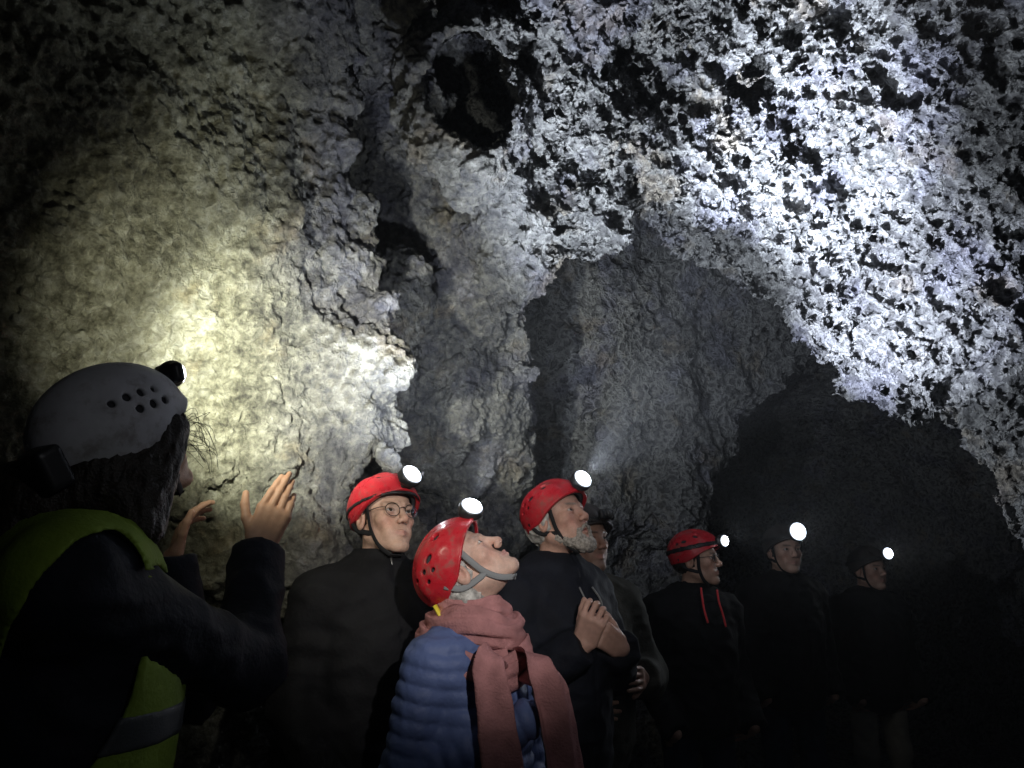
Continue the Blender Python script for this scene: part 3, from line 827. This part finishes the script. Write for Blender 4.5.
def hair_part(P_, fn, lo, hi, m, name='hair', res=.004, label=None, local=True):
    """fn in the head frame"""
    v, f = surf(fn, lo, hi, res, slack=1.5)
    o = mesh_np(name, P_['h2w'](v) if local else v, f, M[m], P_['root'])
    if label: o['label'] = label
    return o
def glasses(P_, m='metal', rx=.0225, rz=.0200, round_=2.0):
    h2w = P_['h2w']; parts = []
    for sg in (1, -1):
        th = np.linspace(0, 2*math.pi, 33); c = V(.0335*sg, .100, -.002)
        x = np.sign(np.cos(th))*np.abs(np.cos(th))**(2/round_)*rx; z = np.sign(np.sin(th))*np.abs(np.sin(th))**(2/round_)*rz
        ring = np.stack([c[0]+x, c[1]-.10*np.abs(x+0)+(-(x*sg)*.12), c[2]+z], 1)
        parts.append(tube(h2w(ring), .0013, 6))
        parts.append(tube(h2w(smoothpath([(.055*sg, .096, .004), (.072*sg, .080, .006), (.081*sg, .03, .006), (.083*sg, -.005, .002)], 16)), .0014, 6))
    parts.append(tube(h2w(smoothpath([(-.012, .100, .003), (0, .106, .006), (.012, .100, .003)], 8)), .0013, 6))
    v, f = joinmesh(parts); o = mesh_np('glasses', v, f, M[m], P_['root'])
    for sg in (1, -1):
        th = np.arange(24)/24*2*math.pi; c = V(.0335*sg, .100, -.002)
        vv = []
        for k_, off in ((.97, 0), (.0, 0), (.97, -.001), (0, -.001)):
            vv += [h2w(c+V(k_*rx*math.cos(t), off-.10*abs(k_*rx*math.cos(t)), k_*rz*math.sin(t))) for t in th]
        ff = [(j, (j+1) % 24, 24+(j+1) % 24, 24+j) for j in range(24)]
        mesh_np('glasses_lens', vv[:48], ff, GLASS, o)
    return o
# ------------------------------------------------------------------ the visitors
def mirror_vents(L): return L
RV = [(.072, .035, .105, .009, .013, .012), (.088, -.02, .085, .012, .014, .007), (.083, -.055, .078, .012, .008, .006), (.060, -.085, .083, .010, .012, .006), (.092, -.035, .058, .012, .007, .005), (.085, -.068, .053, .012, .007, .005), (.045, -.06, .128, .008, .010, .014), (.028, .02, .143, .008, .015, .012)]
GV = [(.099, y, z, .016, .0075, .0075) for y, z in ((-.035, .088), (-.008, .088), (.019, .086), (.046, .082), (.000, .062), (.027, .060), (.054, .057), (.085, .052))]

def arms_down(fwd=.10, bend=.18, out=.04):
    def fn(c):
        o = []
        for sh, sg in ((c['shR'], 1), (c['shL'], -1)):
            el = sh-V(0, 0, .29)+c['r']*sg*out-c['f']*.02; wr = el-V(0, 0, .20)+c['f']*bend+c['r']*(-.03)*sg; o.append((el, wr))
        return o
    return fn
def rest_hands(arms, B, idx=(0, 1), scale=1.0):
    out = []
    for i in idx:
        el, wr = arms[i]; d = nrm(wr-el); n = B[:, 0]*(1 if i == 0 else -1)
        caps, pal = hand_caps(wr, d, n, (1 if i == 0 else -1)*1, [.35, .4, .45, .5], scale=scale, thumb=(.8, .45, .2))
        out.append((caps, pal, (wr-d*.05, wr)))
    return out

CAST = {}
# 1 man with glasses
CAST['p1'] = p = person(dict(head=P(384, 519, 2.42), look=(-47, 14, 3), body_yaw=-52, label='man in round glasses and dark jacket looking up beside the pale rock',
    arms=arms_down(), hands=rest_hands, res=.0026, face=dict(face=1.03, jaw=.93, brow=(.16, .10, .06), brow_w=.5, skin=(.60, .39, .30), stubble=.12, neck=.95), gaze=(.1, 1, .15),
    jacket=dict(mat='blackc', collar=.075, zip=True, loft=.03), jres=.008,
    helmet=dict(mat='red', vents=[(.050, .055, .118, .008, .020, .014), (.075, -.03, .105, .010, .022, .012)], lens_r=.032, lamp=(0, .150, .088), lamp_dir=(0, 1, .35), label='red helmet with black slots', bandz=-.022, bandw=.006)))
glasses(p, rx=.0235, rz=.0205)
hair_part(p, lambda q: smax(smax(ell(q, (0, -.022, .02), (.080, .100, .082)), -(ell(q, (0, .06, -.03), (.09, .075, .12))), .01), -(q[:, 2]+.055), .01)-.003*noise(q, .012, 3), (-.1, -.14, -.08), (.1, .1, .12), 'brown_hair', label='short fair brown hair')
# zip pull on the collar
zv, zf = tube([p['NB']+p['B']@V(.0, .098, .055), p['NB']+p['B']@V(.0, .112, .005)], .0035, 6)
mesh_np('zip_pull', zv, zf, M['zip'], p['root'])

# 2 woman looking up
def w_arms(c):
    r, f, u = c['r'], c['f'], c['u']
    eR = c['shR']-V(0, 0, .27)+r*.03-f*.05; wR = P(526, 720, 2.0)
    eL = c['shL']-V(0, 0, .26)-r*.05+f*.02; wL = eL-V(0, 0, .20)+f*.10+r*.06
    return [(eR, wR), (eL, wL)]
def w_hands(arms, B):
    """both hands are in the pockets"""
    out = []
    for i, (el, wr) in enumerate(arms):
        d = nrm(-B[:, 1]-V(0, 0, .4)); sg = 1 if i == 0 else -1
        caps, pal = hand_caps(wr-B[:, 1]*.02, d, B[:, 0]*sg, sg, [.5, .5, .5, .5], scale=.88, thumb=(.8, .4, .2)); out.append((caps, pal, (wr, wr+d*.02)))
    return out
CAST['w'] = p = person(dict(head=P(467, 570, 2.12), look=(-10, 58, 0), body_yaw=-36, neckback=.035, size=.82, shoulder=1.0, label='woman in blue puffer jacket and pink scarf with chin raised',
    arms=w_arms, hands=w_hands, res=.0024, face=dict(face=.95, jaw=.90, nose=.95, neck=.86, brow=(.20, .15, .12), brow_w=.4, skin=(.62, .41, .33), lips=(.50, .17, .17)), gaze=(.05, 1, .05),
    jacket=dict(mat='puffer', quilt=.010, loft=.016, cuff=.06, collar=.06, zip=True, label='blue quilted puffer jacket'), jres=.006,
    helmet=dict(mat='red', vents=RV, strap='gstrap', strap_w=.0085, band=False, lens_r=.030, lamp=(0, .140, .078), lamp_dir=(.7, 1, .0), label='glossy red helmet with round vents')))
wB = p['B']; wN = p['NB']
hair_part(p, lambda q: smin(smax(smax(ell(q, (0, -.024, .015), (.083, .100, .092)), -(ell(q, (0, .078, -.02), (.10, .082, .13))), .01), -(q[:, 2]+.075), .02), cap(q, (.05, -.06, -.06), (-.05, -.06, -.06), .035), .03)-.004*noise(q, .012, 3), (-.12, -.15, -.12), (.12, .1, .12), 'grey_hair', label='grey hair gathered at the nape')
hair_part(p, lambda q: polycap(q, [wN+wB@V(.055, .02, .06), wN+wB@V(.07, .06, .0), wN+wB@V(.06, .09, -.07)], [.026, .032, .012], .02)-.005*noise(q*V(3, 3, .8), .03, 4), wN-.25, wN+.25, 'brown_hair', res=.005, label='brown hair falling over the collar', local=False)
def ribbon(path, width, nrmf, thick=.009, folds=3, amp=.010, seg=40, seed=0):
    path = np.asarray(path); n = len(path); t = np.gradient(path, axis=0); t /= np.linalg.norm(t, axis=1)[:, None]
    V_, F_ = [], []
    for i in range(n):
        nn = nrm(nrmf(i/(n-1))); nn = nrm(nn-(nn@t[i])*t[i]); a = np.cross(nn, t[i]); w = width(i/(n-1)) if callable(width) else width
        for side in (1, -1):
            for j in range(seg):
                x = (j/(seg-1))*2-1; x *= side
                T = i/n; prof = amp*math.sin(x*folds*2.0+seed+1.6*math.sin(3*T+seed))+amp*.45*math.sin(x*folds*4.3+1.3*seed+2.5*T+1.2*math.sin(6*T))*(.3+T)
                V_.append(path[i]+a*x*w*.5+nn*(prof-.25*w*x*x+side*thick*.5*math.sqrt(max(0, 1-x**6))))
    m = 2*seg
    for i in range(n-1):
        for j in range(m): k = (j+1) % m; F_.append((i*m+j, i*m+k, (i+1)*m+k, (i+1)*m+j))
    for e in (0, n-1):
        for j in range(seg-1): F_.append((e*m+j, e*m+j+1, e*m+m-2-j, e*m+m-1-j))
    return np.array(V_), np.array(F_)
sn = lambda t: wB@V(0, 1, .1)
parts = []
def loop(h, rad, tl, r0, seed):
    A = np.linspace(0, 2*math.pi, 97); V_, F_, seg = [], [], 40
    for i, a in enumerate(A[:-1]):
        o = V(math.cos(a), 1.05*math.sin(a), 0); c = V(0, .022, 0)+o*rad+V(0, 0, h+tl*math.sin(a+.5)-.018*math.sin(a)+.008*math.sin(3*a+seed)); on = nrm(o)
        for j in range(seg):
            t = j/seg*2*math.pi
            rr = r0*(1+.16*math.sin(5*t+2.2*math.sin(a*2+seed)+seed)+.10*math.sin(9*t-3*math.sin(a+seed))+.10*math.sin(3*a+seed))
            V_.append(wN+wB@(c+on*rr*.75*math.cos(t)+V(0, 0, 1)*rr*1.35*math.sin(t)))
    n = len(A)-1
    for i in range(n):
        for j in range(seg): F_.append((i*seg+j, i*seg+(j+1) % seg, ((i+1) % n)*seg+(j+1) % seg, ((i+1) % n)*seg+j))
    return np.array(V_), np.array(F_)
for i, a in enumerate(((.006, .100, .02, .031), (-.044, .124, -.035, .032), (.044, .083, .028, .021))): parts.append(loop(*a, seed=1.7*i))
c2 = lambda x, y, z: wN+wB@V(x, y, z)
tailR = [wN+wB@V(.035, .118, .01), wN+wB@V(.035, .130, -.07)]+[P(*x) for x in ((496, 665, 1.94), (505, 710, 1.93), (512, 768, 1.93), (515, 830, 1.94))]
tailL = [wN+wB@V(-.04, .115, .01), wN+wB@V(-.052, .128, -.07)]+[P(*x) for x in ((548, 668, 1.96), (561, 704, 1.95), (571, 768, 1.95), (575, 830, 1.96))]
tailR, tailL = smoothpath(tailR, 40), smoothpath(tailL, 40)
parts.append(ribbon(tailR, lambda t: .03+.05*min(1, t*5)+.045*t, sn, folds=1.5, amp=.015)); parts.append(ribbon(tailL, lambda t: .03+.035*min(1, t*5)+.08*t, sn, folds=1.9, amp=.016, seed=2))
v, f = joinmesh(parts); v = v+(.010*noise(v*V(1, 1, .6), .10, 51)+.004*noise(v, .035, 52))[:, None]*nrm(wB[:, 1]); sc = mesh_np('scarf', v, f, M['scarf'], p['root'])
# yellow clip at the back of the helmet
v, f = tube([p['h2w']((.062, -.112, .012)), p['h2w']((.062, -.138, -.040))], .012, 8, .5, p['R'][:, 1]); mesh_np('adjuster_clip', v, f, M['yellow'], p['helmet'])

# 3 bearded man with clasped hands
def b_arms(c):
    r, f, u = c['r'], c['f'], c['u']
    m = P(601, 640, 2.45)
    eR = c['shR']-V(0, 0, .27)+r*.04+f*.05; eL = c['shL']-V(0, 0, .26)-r*.06+f*.05
    return [(eR, m-f*.03+r*.045-V(0, 0, .015)), (eL, m+V(.075, .10, -.035))]
def b_hands(arms, B):
    r, f = B[:, 0], B[:, 1]; out = []
    for i, sg, off in ((0, 1, V(0, 0, 0)), (1, -1, V(0, 0, 0))):
        el, wr = arms[i]; d = nrm(V(.25, -.35, .75)) if i == 0 else nrm(V(-.62, -.45, .45)); n = nrm(V(-.3, -.9, -.1)) if i == 0 else nrm(V(.3, -.95, -.1))
        side = -1 if i == 0 else 1
        caps, pal = hand_caps(wr, d, n, side, [.95, 1.05, 1.05, 1.1] if i == 0 else [.7, .8, .8, .85], thumb=(.9, .35, .3) if i == 0 else (.8, .5, .3), scale=1.05)
        out.append((caps, pal, (wr-nrm(wr-el)*.07, wr)))
    return out
CAST['b'] = p = person(dict(head=P(558, 521, 2.66), look=(-40, 22, 0), body_yaw=-48, label='grey bearded man in red helmet holding his hands at his chest',
    arms=b_arms, hands=b_hands, res=.0028, hres=.003, face=dict(face=1.08, jaw=1.05, nose=1.0, brow=(.20, .17, .15), skin=(.55, .33, .26), open=True), gaze=(.1, 1, .15),
    jacket=dict(mat='navy', collar=.055, zip=True, loft=.032), helmet=dict(mat='red', vents=RV, strap='strap', band=False, lamp=(.01, .146, .080), lamp_dir=(.3, 1, .12), lens_r=.032, label='red helmet with a bright lamp')))
hair_part(p, lambda q: smax(smax(ell(q, (0, -.024, .005), (.088, .102, .080)), -(ell(q, (0, .075, -.03), (.10, .088, .13))), .01), -(q[:, 2]+.062), .01)-.006*noise(q, .018, 3), (-.12, -.15, -.1), (.12, .1, .12), 'grey_hair', label='thick grey hair over the ears')
def beard(q):
    s = np.stack([np.abs(q[:, 0]), q[:, 1], q[:, 2]], 1)
    d = cap(s, (.052, .010, -.062), (.020, .074, -.116), .0185, .024); d = smin(d, sph(s, (0, .084, -.119), .022), .02)
    d = smin(d, cap(s, (0, .1015, -.0565), (.026, .088, -.072), .0055, .006), .006)
    d = smin(d, cap(s, (.029, .084, -.075), (.022, .080, -.11), .0085, .014), .01)
    d = smax(d, -ell(s, (0, .105, -.0755), (.022, .02, .0085)), .003)
    return d-.0035*noise(q, .007, 8)-.003*noise(q, .018, 9)
hair_part(p, beard, (-.09, -.02, -.16), (.09, .13, -.03), 'white_beard', 'beard', .0028, 'short grey beard')
for sx, l in ((.03, .085), (-.03, .09)):
    v, f = tube(smoothpath([p['NB']+p['B']@V(sx, .155, -.05), p['NB']+p['B']@V(sx*1.2, .185, -.09), p['NB']+p['B']@V(sx*1.25, .195, -.05-l)], 10), .003, 6); mesh_np('drawcord', v, f, M['drawcord'], p['root'])

# 4 man behind him in the shadow
def m_arms(c):
    r, f = c['r'], c['f']; eR = c['shR']-V(0, 0, .28)+r*.03; eL = c['shL']-V(0, 0, .27)-r*.09+f*.02
    return [(eR, eR+f*.2-V(0, 0, .02)-r*.1), (eL, eL+f*.20+r*.13+V(0, 0, .03))]
CAST['m'] = p = person(dict(head=P(583, 541, 3.0), look=(-52, 6, 0), body_yaw=-70, label='man in olive jacket half hidden behind the bearded man',
    arms=m_arms, hands=rest_hands, res=.0035, face=dict(skin=(.45, .27, .20), stubble=.8, brow=(.04, .03, .02)),
    jacket=dict(mat='greyc', collar=.05, zip=True, loft=.035), helmet=dict(mat='dkshell', lit=False, lens_r=.016, lamp=(0, .144, .08), label='dark helmet with its lamp off')))

# 5 man with glasses and red hood cords
CAST['g'] = p = person(dict(head=P(696, 560, 3.72), look=(-30, 6, 0), body_yaw=-72, label='person in glasses and black hoodie with red drawcords',
    arms=arms_down(), hands=w_hands, res=.0035, face=dict(jaw=.95, skin=(.50, .31, .23), brow=(.04, .03, .02), neck=.9, stubble=.2),
    jacket=dict(mat='blackc', collar=.04, loft=.03), helmet=dict(mat='red', vents=RV, lamp=(.0, .138, .072), lamp_dir=(.45, 1, -.05), lens_r=.026, label='dim red helmet with small lamp')))
glasses(p, rx=.024, rz=.017, round_=3)
hair_part(p, lambda q: smax(smax(ell(q, (0, -.022, .01), (.084, .100, .082)), -(ell(q, (0, .07, -.03), (.09, .085, .12))), .01), -(q[:, 2]+.06), .01)-.004*noise(q, .015, 3), (-.12, -.15, -.1), (.12, .1, .12), 'dark_hair')
v, f = joinmesh([(lambda t: t)(tube([p['NB']+p['B']@V(.1*math.cos(a), .01+.105*math.sin(a), -.005-.02*math.sin(a)+.004*math.sin(5*a)) for a in np.linspace(0, 2*math.pi, 33)], .028, 10, 1.2))]); mesh_np('hood', v, f, M['blackc'], p['root'])
for pts in ([(701, 588, 3.52), (702, 596, 3.49), (704, 609, 3.475), (708, 623, 3.47)], [(717, 590, 3.54), (719, 602, 3.51), (723, 615, 3.505), (726, 627, 3.50)]):
    v, f = tube(smoothpath([P(*x) for x in pts], 16), .0045, 8); mesh_np('drawcord', v, f, M['cord'], p['root'])

# 6 person whose lamp points at us, 7 the last one
CAST['n'] = p = person(dict(head=P(784, 551, 4.2), look=(-80, 4, 0), body_yaw=-75, label='person facing the camera under the brightest lamp, in dark jacket',
    arms=arms_down(bend=.12), hands=w_hands, res=.004, hres=.0045, face=dict(skin=(.50, .32, .25)), jacket=dict(mat='blackc', collar=.05, zip=True, loft=.03),
    helmet=dict(mat='dkshell', lamp=(.0, .150, .085), lamp_dir=(0, 1, .05), lens_r=.046, label='helmet behind the brightest lamp'), trousers='jeans'))
hair_part(p, lambda q: smax(smax(ell(q, (0, -.022, .01), (.084, .100, .082)), -(ell(q, (0, .07, -.03), (.09, .085, .12))), .01), -(q[:, 2]+.06), .01)-.004*noise(q, .015, 3), (-.12, -.15, -.1), (.12, .1, .12), 'dark_hair')
CAST['l'] = p = person(dict(head=P(869, 570, 4.8), look=(-68, 4, 0), body_yaw=-80, label='person farthest to the right in long dark jacket and light trousers',
    arms=arms_down(), hands=w_hands, res=.004, hres=.0045, face=dict(skin=(.45, .28, .22)), jacket=dict(mat='blackc', collar=.05, hem=.22, loft=.035),
    helmet=dict(mat='dkshell', lamp=(.0, .150, .085), lamp_dir=(.15, 1, .05), lens_r=.034, label='dark helmet with small lamp'), trousers='beige'))

# 8 the guide, back to us
def g_arms(c):
    return [(P(246, 668, 1.56), P(258, 553, 1.70)), (P(190, 690, 1.85), P(172, 560, 1.86))]
def g_hands(arms, B):
    el, wr = arms[0]; out = []
    d = nrm(V(.30, .18, .93)); n = nrm(V(.25, -.95, .15))
    caps, pal = hand_caps(wr+V(0, 0, .012), d, n, -1, [.10, .12, .20, .34], spread=-.10, thumb=(.62, .62, .05), scale=.98, tcurl=.30)
    out.append((caps, pal, (wr-nrm(wr-el)*.08, wr+V(0, 0, .012))))
    el, wr = arms[1]; d = nrm(V(.12, .25, .95)); n = nrm(V(-.85, -.5, .1))
    caps, pal = hand_caps(wr, d, n, 1, [.35, .4, .45, .5], spread=.05, thumb=(.75, .5, -.1), scale=.95)
    out.append((caps, pal, (wr-nrm(wr-el)*.08, wr)))
    return out
CAST['guide'] = p = person(dict(head=P(122, 447, 1.36), look=(56, 33, 0), body_yaw=32, size=.90, shoulder=1.06, neckback=.065, label='guide in grey helmet and yellow hi-vis vest raising both hands',
    arms=g_arms, hands=g_hands, res=.003, hres=.0024, eyes=True, face=dict(jaw=.9, skin=(.55, .33, .22)), jacket=dict(mat='navy', loft=.026, collar=.05, cuff=.0), jres=.007,
    helmet=dict(mat='white', style='white', vents=GV, res=.0028, band=False, lamp=(.0, .150, .082), lamp_dir=(0, 1, -.25), lens_r=.021, label='scuffed grey helmet with round vent holes')))
ghel = p['helmet']
# long dark hair down the neck and back
gB, gN = p['B'], p['NB']
def ghair(q):
    w = p['h2w']
    d = ell(q, w((0, -.03, -.01)), (.090, .098, .10), p['R'])
    d = smin(d, polycap(q, [w((.02, -.07, -.04)), gN+gB@V(.0, -.05, .05), gN+gB@V(.0, -.10, -.06)], [.075, .085, .055], .04), .04)
    d = smin(d, cap(q, w((.070, .055, .005)), gN+gB@V(.08, .09, .02), .034, .04), .04)
    d = smax(d, -ell(q, w((-.02, .095, -.03)), (.080, .085, .14), p['R']), .01)
    a = noise(q*V(3, 3, .7), .03, 4)
    return d-.005*a-.004*noise(q*V(3, 3, .6), .014, 6)
hair_part(p, ghair, p['H']-.34, p['H']+.2, 'dark_hair', res=.005, label='long dark hair', local=False)
# loose strands standing off the hair by the forehead
rs = np.random.RandomState(3); parts = []
for i in range(30):
    a = V(.085-.02*rs.rand(), .045+.05*rs.rand(), .02-.07*rs.rand()); e = a+V(.006+.02*rs.rand(), .008+.018*rs.rand(), -.03-.05*rs.rand()+.04*(rs.rand() < .2))
    m_ = (a+e)/2+rs.normal(size=3)*.008+V(.004, .012, .006)
    parts.append(tube(p['h2w'](smoothpath([a, m_, e], 8)), .0005, 4))
v, f = joinmesh(parts); mesh_np('loose_hair', v, f, M['dark_hair'], p['root'])
# old style battery box at the back of the helmet
def bat(q): return smax(box(q, (.045, -.150, .030), (.034, .022, .036), None, .01), -ell(q-HB, (0, 0, 0), (.106, .136, .11)), .002)
v, f = surf(bat, (-.02, -.2, -.03), (.1, -.08, .09), .004, slack=1.5); mesh_np('battery_box', p['h2w'](v), f, M['black'], ghel)
# vest
tor, lim = p['torso'], p['limbs']; hemz = p['HIP'][2]-.10
def vest(q):
    d0 = tor(q, .040); d = np.abs(d0-.006)-.006
    lc = (q-gN)@gB
    for sh, sg in ((p['shR'], 1), (p['shL'], -1)):
        c_ = (sh-gN)@gB
        hole = np.sqrt(((lc[:, 1]-c_[1]-.01-.12*(lc[:, 2]-c_[2]+.1))/.092)**2+((lc[:, 2]-c_[2]+.10)/.185)**2)-1
        hole = hole*.07; side = -(lc[:, 0]*sg-.085)
        d = smax(d, -smax(hole, side, .02), .006)
    d = smax(d, -(lim(q, .034)+.0*d0+np.where((lc[:, 0] > .06), 0, .2)+.9*np.maximum(.03-lc[:, 1], 0)), .004)
    nk = np.sqrt(lc[:, 0]**2+(lc[:, 1]-.02)**2)-.122
    d = smax(d, -smax(nk, -(lc[:, 2]+.12), .01), .005)
    vn = (np.abs(lc[:, 0])-.01-.28*np.maximum(lc[:, 2]+.30, 0))
    d = smax(d, -smax(vn, -(lc[:, 1]-.03), .01), .006)
    d = smax(d, hemz-q[:, 2], .005)
    return d-.0015*noise(q, .05, 4)
lo, hi = bounds([p['shR'], p['shL'], p['HIP'], gN], .2); lo[2] = hemz-.02
v, f = surf(vest, lo, hi, .006, slack=2); vs_ = mesh_np('vest', v, f, M['hiviz'], p['root'], ); vs_['label'] = 'yellow-green hi-vis vest'
def tape(zc, w):
    def fn(q):
        return smax(vest(q)-.0022, np.abs((q-gN)@gB[:, 2]-zc)-w, .001)
    return fn
for zc in (-.285,):
    v, f = surf(tape(zc, .026), lo, hi, .006, slack=2); mesh_np('reflective_band', v, f, M['reflective'], vs_)
# ------------------------------------------------------------------ camera, air, lamps
sc = bpy.context.scene
cd = bpy.data.cameras.new('camera'); cam = bpy.data.objects.new('camera', cd); sc.collection.objects.link(cam)
cam.location = CAM; cam.rotation_euler = (math.radians(90)+PITCH, 0, 0); cd.sensor_width = 36; cd.lens = 36*FOC/1024; cd.clip_start = .02; cd.clip_end = 200
sc.camera = cam
w = bpy.data.worlds.new('World'); sc.world = w; w.use_nodes = True
bg = w.node_tree.nodes['Background']; bg.inputs[0].default_value = (.35, .45, .7, 1); bg.inputs[1].default_value = .003
def spot(loc, to, e, ang=110, col=(.86, .92, 1), r=.02, blend=1.0):
    l = bpy.data.lights.new('headlamp_or_fill_beam', 'SPOT'); l.energy = e; l.shadow_soft_size = r; l.spot_size = math.radians(ang); l.spot_blend = blend; l.color = col
    o = bpy.data.objects.new('headlamp_or_fill_beam', l); o.location = loc; sc.collection.objects.link(o)  # also used for the added fill spots
    o.rotation_euler = Vector(V(*to)-V(*loc)).to_track_quat('-Z', 'Y').to_euler(); return o
L_ = {k: c['lens'] for k, c in CAST.items()}
COOL = (.84, .91, 1)
def hit(px, py):
    """where a beam aimed past this point of the picture meets the rock"""
    t = np.linspace(.6, 9, 400); q = CAM+(P(px, py, 1.0)-CAM)*t[:, None]; d = rock_base(q)[0]
    i = int(np.argmax(d < .02)); return q[i] if d[i] < .02 else q[-1]
BEAMS = [('p1', hit(500, 130), 20, 150, COOL), ('p1', hit(385, 290), 32, 50, COOL), ('p1', hit(560, 400), 22, 80, COOL),
 ('w', hit(560, 60), 24, 150, COOL), ('w', hit(590, 120), 230, 50, COOL),
 ('b', hit(820, 260), 60, 140, COOL), ('b', hit(800, 150), 760, 42, (.80, .87, 1)), ('b', hit(880, 310), 400, 40, (.78, .84, 1)), ('b', hit(590, 420), 14, 70, COOL),
 ('g', hit(880, 380), 7, 140, COOL), ('n', V(0, 0, 1.5), 8, 80, COOL), ('l', V(.9, 0, 1.5), 5, 90, (.95, .97, 1)),
 ('guide', hit(240, 310), 26, 90, (1, .99, .83)), ('guide', hit(300, 370), 180, 66, (.98, .99, .86)), ('guide', P(275, 440, 1.8), 7, 80, (1, .95, .75))]
L_['added_fill'] = V(.40, .30, 1.98)      # added unseen fill light beside the camera, brightens faces, guide and one far figure
BEAMS += [('added_fill', P(480, 530, 2.1), 64, 34, (1, .96, .92)), ('added_fill', P(330, 480, 1.8), 2.4, 110, (.93, .95, 1)), ('added_fill', P(708, 566, 3.6), 30, 13, (.93, .95, 1))]
BEAMS = [x for x in BEAMS if x[2] > 0]
for k, to, e, an, c in BEAMS: spot(L_[k], to, e, an, c)
HAZE = .005
if HAZE:
    hv, hq = [], [(0, 3, 2, 1), (4, 5, 6, 7), (0, 1, 5, 4), (1, 2, 6, 5), (2, 3, 7, 6), (3, 0, 4, 7)]
    for z in (-1.3, 6.0):
        for x, y in ((-5, -5), (7.5, -5), (7.5, 11), (-5, 11)): hv.append((x, y, z))
    m = bpy.data.materials.new('damp_air'); m.use_nodes = True; nt = m.node_tree; nt.nodes.remove(nt.nodes['Principled BSDF'])
    pv = nt.nodes.new('ShaderNodeVolumePrincipled'); pv.inputs['Color'].default_value = (.9, .92, .95, 1); pv.inputs['Density'].default_value = HAZE; pv.inputs['Anisotropy'].default_value = .3
    nt.links.new(pv.outputs[0], nt.nodes['Material Output'].inputs['Volume'])
    hz = mesh_np('haze', hv, hq, m, smooth=False); hz['kind'] = 'stuff'
vs = sc.view_settings; vs.view_transform = 'Standard'; vs.look = 'None'; vs.gamma = 1; vs.exposure = .5; vs.use_curve_mapping = False
sc.cycles.use_denoising = True; sc.cycles.max_bounces = 6; sc.cycles.volume_bounces = 0; sc.cycles.sample_clamp_indirect = 3
sc.cycles.transparent_max_bounces = 8; sc.cycles.use_light_tree = True
